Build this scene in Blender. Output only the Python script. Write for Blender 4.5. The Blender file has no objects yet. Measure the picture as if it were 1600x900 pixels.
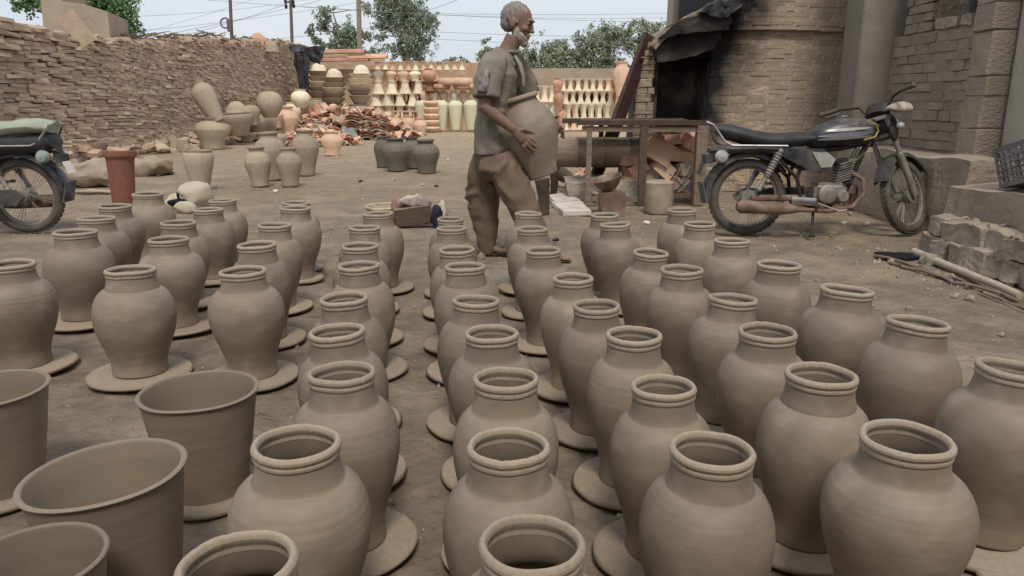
import bpy, bmesh, math, random
from mathutils import Vector, Matrix, noise, Euler
random.seed(7)
R = math.radians
C = bpy.context.scene.collection
SC = bpy.context.scene
# ------------------------------------------------------------------ camera, world, sun, exposure
HC, F, PITCH = 1.03, 1170.0, math.atan(290/1170.0)
cam_d = bpy.data.cameras.new('camera'); cam = bpy.data.objects.new('camera', cam_d); C.objects.link(cam)
cam.location = (0, 0, HC); cam.rotation_euler = (math.pi/2 - PITCH, 0, 0)
cam_d.sensor_width = 36; cam_d.lens = 36*F/1600; cam_d.clip_start = .05; cam_d.clip_end = 3000
SC.camera = cam
SUN_EL, SUN_AZ = R(56), R(174)          # azimuth from +Y towards +X
W = bpy.data.worlds.new('World'); SC.world = W; W.use_nodes = True
nt = W.node_tree; nt.nodes.clear()
sky = nt.nodes.new('ShaderNodeTexSky'); sky.sky_type = 'NISHITA'; sky.sun_disc = False
sky.sun_elevation = SUN_EL; sky.sun_rotation = SUN_AZ; sky.dust_density = 3; sky.air_density = 1.3
tc = nt.nodes.new('ShaderNodeTexCoord'); mp = nt.nodes.new('ShaderNodeMapping'); mp.inputs['Scale'].default_value = (1, 1, 4)
cl = nt.nodes.new('ShaderNodeTexNoise'); cl.inputs['Scale'].default_value = 2.2; cl.inputs['Detail'].default_value = 5
cr = nt.nodes.new('ShaderNodeValToRGB'); cr.color_ramp.elements[0].position = .35; cr.color_ramp.elements[1].position = .7
cr.color_ramp.elements[0].color = (6.3, 6.85, 7.7, 1); cr.color_ramp.elements[1].color = (7.4, 7.7, 8.2, 1)
mx = nt.nodes.new('ShaderNodeMix'); mx.data_type = 'RGBA'; mx.inputs[0].default_value = .86
bg = nt.nodes.new('ShaderNodeBackground'); bg.inputs['Strength'].default_value = .1
wo = nt.nodes.new('ShaderNodeOutputWorld')
L = nt.links.new
L(tc.outputs['Generated'], mp.inputs[0]); L(mp.outputs[0], cl.inputs['Vector']); L(cl.outputs[0], cr.inputs[0])
L(sky.outputs[0], mx.inputs[6]); L(cr.outputs[0], mx.inputs[7]); L(mx.outputs[2], bg.inputs[0]); L(bg.outputs[0], wo.inputs[0])
sd = bpy.data.lights.new('sun', 'SUN'); sun = bpy.data.objects.new('sun', sd); C.objects.link(sun)
sd.energy = 2.1; sd.angle = R(14); sd.color = (1, .93, .83)
sdir = Vector((math.sin(SUN_AZ)*math.cos(SUN_EL), math.cos(SUN_AZ)*math.cos(SUN_EL), math.sin(SUN_EL)))
sun.rotation_euler = sdir.to_track_quat('Z', 'Y').to_euler()
SC.view_settings.view_transform = 'Standard'; SC.view_settings.look = 'None'
SC.view_settings.exposure = 0.2; SC.view_settings.gamma = 1

# ------------------------------------------------------------------ helpers
def ray(px, py):
    u, v = (px-800)/F, (450-py)/F
    return Vector((u, math.cos(PITCH)+v*math.sin(PITCH), -math.sin(PITCH)+v*math.cos(PITCH)))
def G(px, py, h=0.0):
    d = ray(px, py); t = (h-HC)/d.z
    return Vector((d.x*t, d.y*t, h))
def P(px, py, Y):
    d = ray(px, py); t = Y/d.y
    return Vector((d.x*t, Y, HC+d.z*t))
def zc(v): return v.y*math.cos(PITCH)+(HC-v.z)*math.sin(PITCH)      # distance along the lens axis

class MB:
    def __init__(s): s.v = []; s.f = []
    def add(s, vs, fs):
        o = len(s.v); s.v += [tuple(v) for v in vs]; s.f += [tuple(i+o for i in f) for f in fs]
    def box(s, c, size, rot=None):
        sx, sy, sz = (x/2 for x in size); c = Vector(c)
        vs = [Vector((x, y, z)) for x in (-sx, sx) for y in (-sy, sy) for z in (-sz, sz)]
        if rot is not None:
            m = Euler(rot).to_matrix() if not isinstance(rot, Matrix) else rot
            vs = [m @ v for v in vs]
        s.add([v+c for v in vs], [(0,1,3,2),(4,6,7,5),(0,4,5,1),(2,3,7,6),(0,2,6,4),(1,5,7,3)])
        return s
    def loft(s, pts, rad, ref=(0, 1, 0), seg=12, cap=True):
        pts = [Vector(p) for p in pts]; n = len(pts); ref = Vector(ref); rings = []; vs = []; fs = []
        for i, p in enumerate(pts):
            t = (pts[min(i+1, n-1)]-pts[max(i-1, 0)]).normalized()
            sd_ = ref - t*ref.dot(t)
            if sd_.length < 1e-4: sd_ = Vector((1, 0, .01)) - t*t.x
            sd_.normalize(); b = t.cross(sd_)
            r = rad[i]; ra, rb = (r if isinstance(r, tuple) else (r, r))
            for k in range(seg):
                a = 2*math.pi*k/seg
                vs.append(p + sd_*ra*math.cos(a) + b*rb*math.sin(a))
        for i in range(n-1):
            for k in range(seg):
                k2 = (k+1) % seg
                fs.append((i*seg+k, i*seg+k2, (i+1)*seg+k2, (i+1)*seg+k))
        if cap:
            fs.append(tuple(reversed(range(seg)))); fs.append(tuple((n-1)*seg+k for k in range(seg)))
        s.add(vs, fs); return s
    def ball(s, c, r, rot=None, seg=14, rings=9):
        c = Vector(c); r = r if isinstance(r, tuple) else (r, r, r); vs = []; fs = []
        m = Euler(rot).to_matrix() if rot is not None else Matrix.Identity(3)
        vs.append(c + m @ Vector((0, 0, r[2])))
        for i in range(1, rings):
            th = math.pi*i/rings
            for k in range(seg):
                a = 2*math.pi*k/seg
                vs.append(c + m @ Vector((r[0]*math.sin(th)*math.cos(a), r[1]*math.sin(th)*math.sin(a), r[2]*math.cos(th))))
        vs.append(c + m @ Vector((0, 0, -r[2]))); last = len(vs)-1
        for k in range(seg):
            fs.append((0, 1+k, 1+(k+1) % seg)); fs.append((last, last-seg+(k+1) % seg, last-seg+k))
        for i in range(rings-2):
            for k in range(seg):
                a = 1+i*seg+k; b = 1+i*seg+(k+1) % seg
                fs.append((a, a+seg, b+seg, b))
        s.add(vs, fs); return s
    def lathe(s, prof, seg=40, closed=False, jit=0.0, seed=0, c=(0, 0, 0), axis=None):
        vs = []; fs = []; n = len(prof); c = Vector(c)
        for j, (r, z) in enumerate(prof):
            for k in range(seg):
                a = 2*math.pi*k/seg
                rr = r*(1+jit*noise.noise(Vector((math.cos(a)*1.3, math.sin(a)*1.3, z*2.2+seed*7.3))))
                v = Vector((rr*math.cos(a), rr*math.sin(a), z + (jit*.5*r*noise.noise(Vector((math.cos(a), math.sin(a), seed*3.1))))))
                if axis is not None: v = axis @ v
                vs.append(v+c)
        m = n if closed else n-1
        for j in range(m):
            j2 = (j+1) % n
            for k in range(seg):
                k2 = (k+1) % seg
                fs.append((j*seg+k, j*seg+k2, j2*seg+k2, j2*seg+k))
        if not closed:
            if prof[0][0] > 1e-4: fs.append(tuple(reversed(range(seg))))
            if prof[-1][0] > 1e-4: fs.append(tuple((n-1)*seg+k for k in range(seg)))
        s.add(vs, fs); return s
    def torus(s, c, Rr, r, axis='Y', seg=40, sub=10, sq=1.0):
        m = {'Y': Matrix.Rotation(math.pi/2, 3, 'X'), 'X': Matrix.Rotation(math.pi/2, 3, 'Y'), 'Z': Matrix.Identity(3)}[axis]
        pr = [(Rr+r*math.cos(2*math.pi*k/sub), sq*r*math.sin(2*math.pi*k/sub)) for k in range(sub)]
        return s.lathe(pr, seg, closed=True, c=c, axis=m)
    def prism(s, poly, d0, d1):
        """poly: list of Vectors (planar), extruded along vector d1-d0"""
        n = len(poly); d0 = Vector(d0); d1 = Vector(d1)
        vs = [Vector(p)+d0 for p in poly]+[Vector(p)+d1 for p in poly]
        fs = [tuple(range(n)), tuple(reversed(range(n, 2*n)))]+[(i, i+n, (i+1) % n+n, (i+1) % n) for i in range(n)]
        s.add(vs, fs); return s
    def noise(s, amp, sc, seed=0):
        out = []
        for v in s.v:
            p = Vector(v)*sc + Vector((seed*5.1, seed*2.3, seed))
            out.append(tuple(Vector(v)+noise.noise_vector(p)*amp))
        s.v = out; return s
    def mesh(s, name, smooth=True, recalc=True, weld=False):
        me = bpy.data.meshes.new(name); me.from_pydata(s.v, [], s.f); me.update()
        if recalc or weld:
            bm = bmesh.new(); bm.from_mesh(me)
            if weld: bmesh.ops.remove_doubles(bm, verts=bm.verts, dist=1e-5)
            bmesh.ops.recalc_face_normals(bm, faces=bm.faces); bm.to_mesh(me); bm.free()
        me.polygons.foreach_set('use_smooth', [smooth]*len(me.polygons))
        if smooth:
            try: me.set_sharp_from_angle(angle=R(42))
            except Exception: pass
        return me
    def build(s, name, mat, parent=None, smooth=True, recalc=True):
        me = s.mesh(name, smooth, recalc); me.materials.append(mat)
        return link(name, me, parent)

def link(name, me, parent=None, loc=None, rot=None, scale=None):
    o = bpy.data.objects.new(name, me); C.objects.link(o)
    if parent: o.parent = parent
    if loc is not None: o.location = loc
    if rot is not None: o.rotation_euler = rot
    if scale is not None: o.scale = scale
    return o
def tag(o, label=None, cat=None, group=None, kind=None):
    if label: o['label'] = label
    if cat: o['category'] = cat
    if group: o['group'] = group
    if kind: o['kind'] = kind
    return o
def thing(name, label, cat, loc=(0, 0, 0), rz=0, group=None):
    o = bpy.data.objects.new(name, None); C.objects.link(o); o.empty_display_size = .1
    o.location = loc; o.rotation_euler = (0, 0, rz)
    return tag(o, label, cat, group)
def remesh(name, mb, voxel, mat, parent=None, it=4, fn=None):
    me = mb.mesh('tmp', False); o = bpy.data.objects.new('tmp', me); C.objects.link(o)
    m = o.modifiers.new('r', 'REMESH'); m.mode = 'VOXEL'; m.voxel_size = voxel
    s = o.modifiers.new('s', 'SMOOTH'); s.iterations = it; s.factor = .5
    dg = bpy.context.evaluated_depsgraph_get(); dg.update()
    ne = bpy.data.meshes.new_from_object(o.evaluated_get(dg)); ne.name = name
    bpy.data.objects.remove(o); bpy.data.meshes.remove(me)
    if fn:
        for v in ne.vertices: v.co = fn(v.co, v.normal)
    ne.polygons.foreach_set('use_smooth', [True]*len(ne.polygons)); ne.materials.clear(); ne.materials.append(mat)
    return link(name, ne, parent)

# ------------------------------------------------------------------ materials
def mat(name, c1, c2=None, scale=8, rough=.85, bump=.2, bscale=None, rnd=0.0, metal=0.0, detail=6, stretch=(1, 1, 1),
        extra=None, c3=None, s3=1.5, coord='Object', spec=.3, bdist=.01, pos3=(.5, .75)):
    m = bpy.data.materials.new(name); m.use_nodes = True; n = m.node_tree; n.nodes.clear(); l = n.links.new
    out = n.nodes.new('ShaderNodeOutputMaterial'); b = n.nodes.new('ShaderNodeBsdfPrincipled'); l(b.outputs[0], out.inputs[0])
    b.inputs['Roughness'].default_value = rough; b.inputs['Metallic'].default_value = metal; b.inputs['Specular IOR Level'].default_value = spec
    c2 = c2 or tuple(x*.8 for x in c1)
    t = n.nodes.new('ShaderNodeTexCoord'); mpn = n.nodes.new('ShaderNodeMapping'); mpn.inputs['Scale'].default_value = stretch
    l(t.outputs[coord], mpn.inputs[0])
    n1 = n.nodes.new('ShaderNodeTexNoise'); n1.inputs['Scale'].default_value = scale; n1.inputs['Detail'].default_value = detail; n1.inputs['Roughness'].default_value = .62
    l(mpn.outputs[0], n1.inputs['Vector'])
    r1 = n.nodes.new('ShaderNodeValToRGB'); r1.color_ramp.elements[0].position = .32; r1.color_ramp.elements[1].position = .68
    r1.color_ramp.elements[0].color = (*c2, 1); r1.color_ramp.elements[1].color = (*c1, 1); l(n1.outputs[0], r1.inputs[0])
    col = r1.outputs[0]
    if c3:
        n3 = n.nodes.new('ShaderNodeTexNoise'); n3.inputs['Scale'].default_value = s3; n3.inputs['Detail'].default_value = 7
        n3.inputs['Distortion'].default_value = .4; l(mpn.outputs[0], n3.inputs['Vector'])
        mr = n.nodes.new('ShaderNodeMapRange'); mr.inputs[1].default_value = pos3[0]; mr.inputs[2].default_value = pos3[1]; l(n3.outputs[0], mr.inputs[0])
        mm = n.nodes.new('ShaderNodeMix'); mm.data_type = 'RGBA'; l(mr.outputs[0], mm.inputs[0]); l(col, mm.inputs[6]); mm.inputs[7].default_value = (*c3, 1)
        col = mm.outputs[2]
    if rnd:
        oi = n.nodes.new('ShaderNodeObjectInfo'); ge = n.nodes.new('ShaderNodeNewGeometry')
        ad = n.nodes.new('ShaderNodeMath'); ad.operation = 'ADD'; l(oi.outputs['Random'], ad.inputs[0]); l(ge.outputs['Random Per Island'], ad.inputs[1])
        wn = n.nodes.new('ShaderNodeTexWhiteNoise'); wn.noise_dimensions = '1D'; l(ad.outputs[0], wn.inputs['W'])
        mr2 = n.nodes.new('ShaderNodeMapRange'); l(wn.outputs[0], mr2.inputs[0]); mr2.inputs[3].default_value = 1-rnd; mr2.inputs[4].default_value = 1+rnd
        h = n.nodes.new('ShaderNodeHueSaturation'); l(mr2.outputs[0], h.inputs['Value']); l(col, h.inputs['Color'])
        mr4 = n.nodes.new('ShaderNodeMapRange'); l(wn.outputs[0], mr4.inputs[0]); mr4.inputs[3].default_value = .5-.04*rnd; mr4.inputs[4].default_value = .5+.03*rnd
        l(mr4.outputs[0], h.inputs['Hue'])
        col = h.outputs[0]
    if extra: col = extra(n, l, t, col, b)
    l(col, b.inputs['Base Color'])
    if bump:
        n2 = n.nodes.new('ShaderNodeTexNoise'); n2.inputs['Scale'].default_value = bscale or scale*4; n2.inputs['Detail'].default_value = 8
        l(mpn.outputs[0], n2.inputs['Vector'])
        bp = n.nodes.new('ShaderNodeBump'); bp.inputs['Strength'].default_value = bump; bp.inputs['Distance'].default_value = bdist
        l(n2.outputs[0], bp.inputs['Height']); l(bp.outputs[0], b.inputs['Normal'])
        b['bump'] = 1
    return m
def clay_extra(n, l, t, col, b):
    # faint throwing rings: bands of slightly different dampness round the pot
    mp_ = n.nodes.new('ShaderNodeMapping'); mp_.inputs['Scale'].default_value = (.8, .8, 34); l(t.outputs['Object'], mp_.inputs[0])
    nn = n.nodes.new('ShaderNodeTexNoise'); nn.inputs['Scale'].default_value = 1; nn.inputs['Detail'].default_value = 3; l(mp_.outputs[0], nn.inputs['Vector'])
    mr = n.nodes.new('ShaderNodeMapRange'); l(nn.outputs[0], mr.inputs[0]); mr.inputs[1].default_value = .3; mr.inputs[2].default_value = .7
    mr.inputs[3].default_value = .955; mr.inputs[4].default_value = 1.045
    h = n.nodes.new('ShaderNodeHueSaturation'); l(mr.outputs[0], h.inputs['Value']); l(col, h.inputs['Color'])
    return h.outputs[0]
M = {}
M['clay'] = mat('wet_clay', (.226, .177, .13), (.19, .146, .104), 3.2, .62, .12, 45, .13, stretch=(.7, .7, 3), extra=clay_extra, spec=.5, bdist=.004,
                c3=(.275, .22, .164), s3=1.8)
M['clay_rim'] = mat('drying_clay_rim', (.355, .29, .218), (.29, .232, .172), 14, .65, .2, 60, .07, spec=.25, bdist=.003)
M['bat'] = mat('dusty_clay_bat', (.32, .258, .19), (.25, .197, .143), 14, .9, .35, 70, .12, c3=(.27, .215, .165), s3=5, bdist=.005)
M['clay_grey'] = mat('grey_damp_clay', (.17, .145, .12), (.125, .105, .085), 7, .65, .2, 40, .1, extra=clay_extra)
M['clay_dry'] = mat('dry_clay', (.42, .345, .255), (.34, .27, .195), 6, .85, .2, 40, .14, extra=clay_extra)
M['pale'] = mat('pale_biscuit', (.8, .72, .56), (.7, .6, .45), 4, .85, .15, 30, .12, c3=(.68, .48, .33), s3=1.4)
M['pale_green'] = mat('pale_glazed_biscuit', (.68, .66, .48), (.58, .55, .38), 4, .7, .1, 30, .06)
M['terra'] = mat('terracotta', (.55, .32, .22), (.43, .225, .15), 5, .85, .2, 30, .18, c3=(.6, .42, .3), s3=2)
M['peach'] = mat('peach_terracotta', (.7, .5, .36), (.6, .39, .265), 5, .85, .2, 30, .12, c3=(.7, .54, .38), s3=2)
M['terra_dark'] = mat('red_brown_terracotta', (.27, .105, .065), (.2, .085, .055), 5, .8, .2, 40, .1, c3=(.2, .13, .085), s3=3)
M['adobe'] = mat('adobe_brick', (.5, .375, .28), (.4, .295, .212), 5, .95, .6, 30, .16, c3=(.5, .4, .3), s3=2.5, bdist=.02)
M['adobe_core'] = mat('dark_adobe_joint', (.26, .19, .138), (.19, .138, .1), 5, .95, .6, 20)
M['mudbrick'] = mat('mud_plastered_brick', (.37, .285, .205), (.3, .222, .155), 5, .95, .5, 26, .1, c3=(.26, .19, .135), s3=3, bdist=.02)
M['greybrick'] = mat('dusty_grey_brick', (.4, .335, .26), (.3, .245, .185), 7, .95, .9, 26, .12, c3=(.25, .205, .16), s3=3.5, bdist=.02)
M['pierplaster'] = mat('cracked_mud_plaster', (.36, .3, .23), (.28, .23, .175), 4, .95, .7, 16, .05, bdist=.03, c3=(.23, .185, .14), s3=2.5)
M['mortar'] = mat('mud_mortar', (.31, .255, .195), (.24, .195, .145), 6, .95, .8, 22, bdist=.03)
M['kmortar'] = mat('kiln_mud', (.43, .33, .24), (.37, .28, .2), 5, .95, .8, 20, bdist=.03)
M['plaster'] = mat('mud_plaster', (.4, .33, .245), (.33, .265, .195), 1.2, .95, .5, 9, bdist=.03, c3=(.29, .23, .165), s3=.8)
M['concrete'] = mat('dusty_concrete', (.27, .235, .19), (.21, .18, .147), 3, .92, .4, 20, bdist=.015, c3=(.2, .168, .138), s3=1.6)
M['concrete_light'] = mat('pale_concrete', (.42, .38, .32), (.34, .305, .255), 3, .92, .4, 20, bdist=.015, c3=(.29, .25, .2), s3=2)
M['stone'] = mat('rubble_stone', (.36, .31, .245), (.25, .21, .165), 5, .95, .8, 18, .1, bdist=.03, c3=(.42, .37, .3), s3=4)
M['soot'] = mat('sooty_brick', (.055, .046, .041), (.02, .018, .017), 4, .95, .5, 18, .2, c3=(.085, .068, .058), s3=2.5, bdist=.03)
M['soot2'] = mat('smoked_mud', (.075, .062, .053), (.03, .026, .024), 3, .95, .5, 18, .2, c3=(.2, .155, .12), s3=3, bdist=.03)
M['wood'] = mat('weathered_wood', (.24, .18, .135), (.14, .1, .075), 6, .9, .5, 30, .15, stretch=(1, 1, 6))
M['wood_dark'] = mat('dark_old_wood', (.11, .075, .058), (.06, .042, .034), 6, .85, .4, 30, .15)
M['wood_pale'] = mat('dusty_pole', (.42, .35, .28), (.32, .26, .2), 8, .9, .4, 40, .1)
M['beam'] = mat('red_brown_iron', (.07, .032, .03), (.04, .02, .02), 8, .5, .2, 40, .1)
M['board_white'] = mat('chalky_board', (.62, .57, .5), (.45, .4, .34), 6, .9, .3, 30, .08, c3=(.34, .29, .24), s3=4)
M['tarp'] = mat('black_tarp', (.045, .043, .05), (.02, .02, .023), 6, .6, .4, 18, c3=(.14, .13, .13), s3=3)
M['sack'] = mat('dusty_sacking', (.38, .31, .23), (.28, .225, .165), 9, .95, .5, 60, .1, c3=(.22, .17, .12), s3=4)
M['sack_pale'] = mat('cream_sacking', (.5, .43, .335), (.38, .32, .25), 9, .9, .4, 40, .05)
M['straw'] = mat('straw_wicker', (.52, .44, .3), (.36, .29, .19), 30, .9, .6, 90)
M['pink'] = mat('pink_cloth', (.3, .15, .13), (.22, .11, .1), 12, .9, .4, 50)
M['navy'] = mat('navy_cloth', (.02, .026, .045), (.012, .014, .026), 12, .9, .3, 50)
M['mauve'] = mat('mauve_cloth', (.2, .14, .145), (.34, .27, .235), 25, .9, .4, 60)
M['white'] = mat('white_scrap', (.75, .72, .66), (.62, .58, .52), 10, .8, .2)
M['black'] = mat('black_plastic', (.02, .02, .022), (.012, .012, .013), 10, .45, .05)
M['black_dusty'] = mat('dusty_black_plastic', (.09, .085, .08), (.035, .033, .034), 12, .7, .2, 50)
M['crate'] = mat('dusty_grey_crate', (.15, .145, .14), (.07, .068, .068), 14, .7, .2, 50)
M['seat'] = mat('black_seat_vinyl', (.04, .039, .04), (.022, .022, .024), 8, c3=(.12, .1, .085), s3=6, pos3=(.5, .85), rough=.6, bump=.2, bscale=60, spec=.4) if 0 else mat('black_seat_vinyl', (.04, .039, .04), (.022, .022, .024), 8, .55, .2, 60, spec=.4)
M['tank'] = mat('dark_blue_paint', (.02, .021, .03), (.014, .015, .02), 4, .38, .1, 60, spec=.5, c3=(.17, .145, .12), s3=6, pos3=(.42, .8))
M['silver'] = mat('silver_paint', (.5, .48, .47), (.34, .32, .3), 8, .45, .1, 30, metal=.3, c3=(.25, .21, .17), s3=8, spec=.5)
M['bluestripe'] = mat('blue_silver_paint', (.16, .17, .27), (.3, .29, .33), 6, .3, .03, metal=.3, spec=.5)
M['yellow'] = mat('yellow_stripe', (.4, .32, .1), (.3, .24, .09), 10, .4, .03)
M['chrome'] = mat('dull_chrome', (.62, .61, .61), (.42, .4, .38), 12, .35, .05, metal=1, spec=.5)
M['alu'] = mat('dirty_aluminium', (.36, .33, .3), (.2, .18, .16), 16, .6, .3, 60, metal=.5)
M['rubber'] = mat('dusty_tyre', (.13, .112, .094), (.06, .053, .046), 10, .95, .4, 60, bdist=.004)
M['rust'] = mat('rusty_steel', (.23, .155, .115), (.13, .085, .064), 10, .75, .3, 50, metal=.2, c3=(.34, .25, .2), s3=6)
M['redpaint'] = mat('red_painted_bar', (.28, .06, .045), (.2, .05, .04), 10, .6, .1)
M['frame_black'] = mat('black_frame_paint', (.04, .034, .032), (.02, .018, .018), 10, .55, .2, 40)
M['lens'] = mat('milky_lens', (.4, .41, .4), (.3, .31, .3), 10, .2, .05, spec=.6)
M['lamp_green'] = mat('greenish_lens', (.32, .38, .34), (.22, .29, .26), 10, .25, .05, spec=.6)
M['green_cloth'] = mat('pale_green_cover', (.36, .38, .3), (.29, .31, .24), 6, .9, .3, 40, c3=(.24, .26, .2), s3=6)
M['skin'] = mat('sun_browned_skin', (.235, .14, .1), (.17, .1, .07), 10, .6, .1, 60, spec=.35)
M['hair'] = mat('grey_hair', (.33, .3, .27), (.14, .125, .11), 60, .9, .6, 120, stretch=(1, 1, .4), bdist=.006)
M['beard'] = mat('white_beard', (.42, .36, .31), (.26, .22, .185), 40, .9, .6, 120, bdist=.006)
M['shirt'] = mat('grey_brown_cotton', (.26, .225, .185), (.17, .145, .115), 5, .95, .5, 60, c3=(.115, .098, .078), s3=5, bdist=.008)
M['embroid'] = mat('embroidered_sleeve', (.34, .31, .28), (.06, .052, .05), 26, .95, .3, 60)
M['placket'] = mat('pale_placket', (.3, .275, .24), (.24, .215, .185), 12, .9, .3, 60)
M['trouser'] = mat('brown_cotton', (.19, .138, .095), (.13, .093, .064), 5, .95, .4, 60, c3=(.085, .06, .043), s3=4, bdist=.008)
M['leather'] = mat('worn_sandal', (.07, .05, .04), (.04, .03, .025), 10, .8, .2)
M['eye'] = mat('dark_eye', (.03, .02, .02), (.02, .015, .015), 10, .3, 0)
M['leaf'] = mat('eucalyptus_leaf', (.25, .3, .22), (.15, .19, .13), .6, .6, 0, rnd=.35, coord='Object', spec=.3)
M['leaf2'] = mat('bush_leaf', (.3, .34, .23), (.18, .21, .13), .7, .6, 0, rnd=.4, spec=.3)
M['leaf3'] = mat('bright_green_leaf', (.17, .28, .12), (.1, .19, .07), .6, .6, 0, rnd=.35, spec=.3)
M['bark'] = mat('grey_bark', (.3, .25, .2), (.2, .165, .13), 5, .9, .4, 20)
M['poleiron'] = mat('rusty_pole', (.17, .12, .12), (.11, .08, .08), 5, .7, .2, 20)
M['wire'] = mat('cable', (.2, .2, .22), (.16, .16, .18), 5, .7, 0)
M['brush'] = mat('dry_brushwood', (.2, .15, .11), (.1, .075, .055), 10, .95, .3, 30, .3)
M['pebble'] = mat('pebbles', (.42, .355, .28), (.26, .21, .16), 5, .95, .3, 40, .35)
M['dark_in'] = mat('unlit_plaster', (.09, .085, .085), (.07, .065, .065), 2, .95, .2, 10)  # gloom of the inner room put into the plaster colour
M['blackhole'] = mat('hole_black', (.008, .007, .012), (.006, .006, .008), 10, .9, .2)  # flat black; the ground patch paints the dark of a hole with it

def ground_extra(n, l, t, col, b):
    # straw coloured dust further off, swept greyer earth between the pots
    sep = n.nodes.new('ShaderNodeSeparateXYZ'); l(t.outputs['Object'], sep.inputs[0])
    nz = n.nodes.new('ShaderNodeTexNoise'); nz.inputs['Scale'].default_value = .5; nz.inputs['Detail'].default_value = 4; l(t.outputs['Object'], nz.inputs['Vector'])
    ma = n.nodes.new('ShaderNodeMath'); ma.operation = 'MULTIPLY_ADD'; l(nz.outputs[0], ma.inputs[0]); ma.inputs[1].default_value = 8; l(sep.outputs[1], ma.inputs[2])
    mr = n.nodes.new('ShaderNodeMapRange'); l(ma.outputs[0], mr.inputs[0]); mr.inputs[1].default_value = 7; mr.inputs[2].default_value = 30
    m1 = n.nodes.new('ShaderNodeMix'); m1.data_type = 'RGBA'; l(mr.outputs[0], m1.inputs[0]); l(col, m1.inputs[6]); m1.inputs[7].default_value = (.4, .31, .205, 1)
    # trodden dark crumbs
    v = n.nodes.new('ShaderNodeTexNoise'); v.inputs['Scale'].default_value = 30; v.inputs['Detail'].default_value = 6; l(t.outputs['Object'], v.inputs['Vector'])
    m2r = n.nodes.new('ShaderNodeMapRange'); l(v.outputs[0], m2r.inputs[0]); m2r.inputs[1].default_value = .56; m2r.inputs[2].default_value = .68; m2r.inputs[4].default_value = .6
    m2 = n.nodes.new('ShaderNodeMix'); m2.data_type = 'RGBA'; l(m2r.outputs[0], m2.inputs[0]); l(m1.outputs[2], m2.inputs[6]); m2.inputs[7].default_value = (.13, .1, .075, 1)
    return m2.outputs[2]
M['ground'] = mat('trodden_earth', (.225, .175, .127), (.12, .092, .066), 5.5, .97, 1.0, 17, extra=ground_extra, c3=(.3, .24, .178), s3=1.6, bdist=.03, detail=12)

# ------------------------------------------------------------------ ground: one sheet to the horizon
def ground_z(x, y):
    if y > 40 or abs(x) > 14: return 0.0
    z = .012*noise.noise(Vector((x*1.6, y*1.6, 0))) + .009*noise.noise(Vector((x*6, y*6, 3))) + .006*noise.noise(Vector((x*17, y*17, 5)))
    return z - .009
def axis_vals(lo, hi, a, b, step, grow):
    v = []; x = a
    while x < b: v.append(x); x += step
    s = step; x = v[-1]
    while x < hi: s *= grow; x += s; v.append(min(x, hi))
    s = step; x = a; w = []
    while x > lo: s *= grow; x -= s; w.append(max(x, lo))
    return w[::-1]+v
gx = axis_vals(-900, 900, -4.2, 4.0, .045, 1.12); gy = axis_vals(-60, 1800, .7, 7.0, .045, 1.05)
gm = MB(); nx = len(gx)
gm.v = [(x, y, ground_z(x, y)) for y in gy for x in gx]
gm.f = [(j*nx+i, j*nx+i+1, (j+1)*nx+i+1, (j+1)*nx+i) for j in range(len(gy)-1) for i in range(nx-1)]
tag(gm.build('ground', M['ground'], recalc=False), kind='structure')

# ------------------------------------------------------------------ the clay jars
def jar_profile(v):
    k = [(0, .655), (.012, .668), (.05, .662), (.11, .662), (.18, .702), (.27, .785), (.36, .878), (.44, .945), (.51, .984), (.57, 1.0),
         (.62, .998), (.67, .978), (.715, .936), (.75, .885), (.778, .825), (.796, .77), (.808, .715), (.816, .662)]
    k2 = [(.824, .640), (.845, .618), (.87, .600), (.9, .586), (.93, .577)]
    sh = [0, .03, -.03, .018, -.018][v % 5]
    k = [(z, r*(1-sh*math.sin(z*6))) for z, r in k]
    fine = k[:3]; body_ = k[3:]      # smooth curve through the belly, with the faint ridges left by the potter's fingers
    for a in range(len(body_)-1):
        p0, p1, p2, p3 = body_[max(a-1, 0)], body_[a], body_[a+1], body_[min(a+2, len(body_)-1)]
        for t_ in (0, .25, .5, .75):
            c_ = [.5*((2*p1[m])+(-p0[m]+p2[m])*t_+(2*p0[m]-5*p1[m]+4*p2[m]-p3[m])*t_*t_+(-p0[m]+3*p1[m]-3*p2[m]+p3[m])*t_**3) for m in (0, 1)]
            fine.append((c_[0], c_[1]*(1+.0032*math.sin(c_[0]*(150+11*v)+v)*(.4+noise.noise(Vector((c_[0]*5, v, 0)))))))
    k = fine+[k[-1]]
    return k, k2
NV = 6
jar_meshes = []
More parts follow.
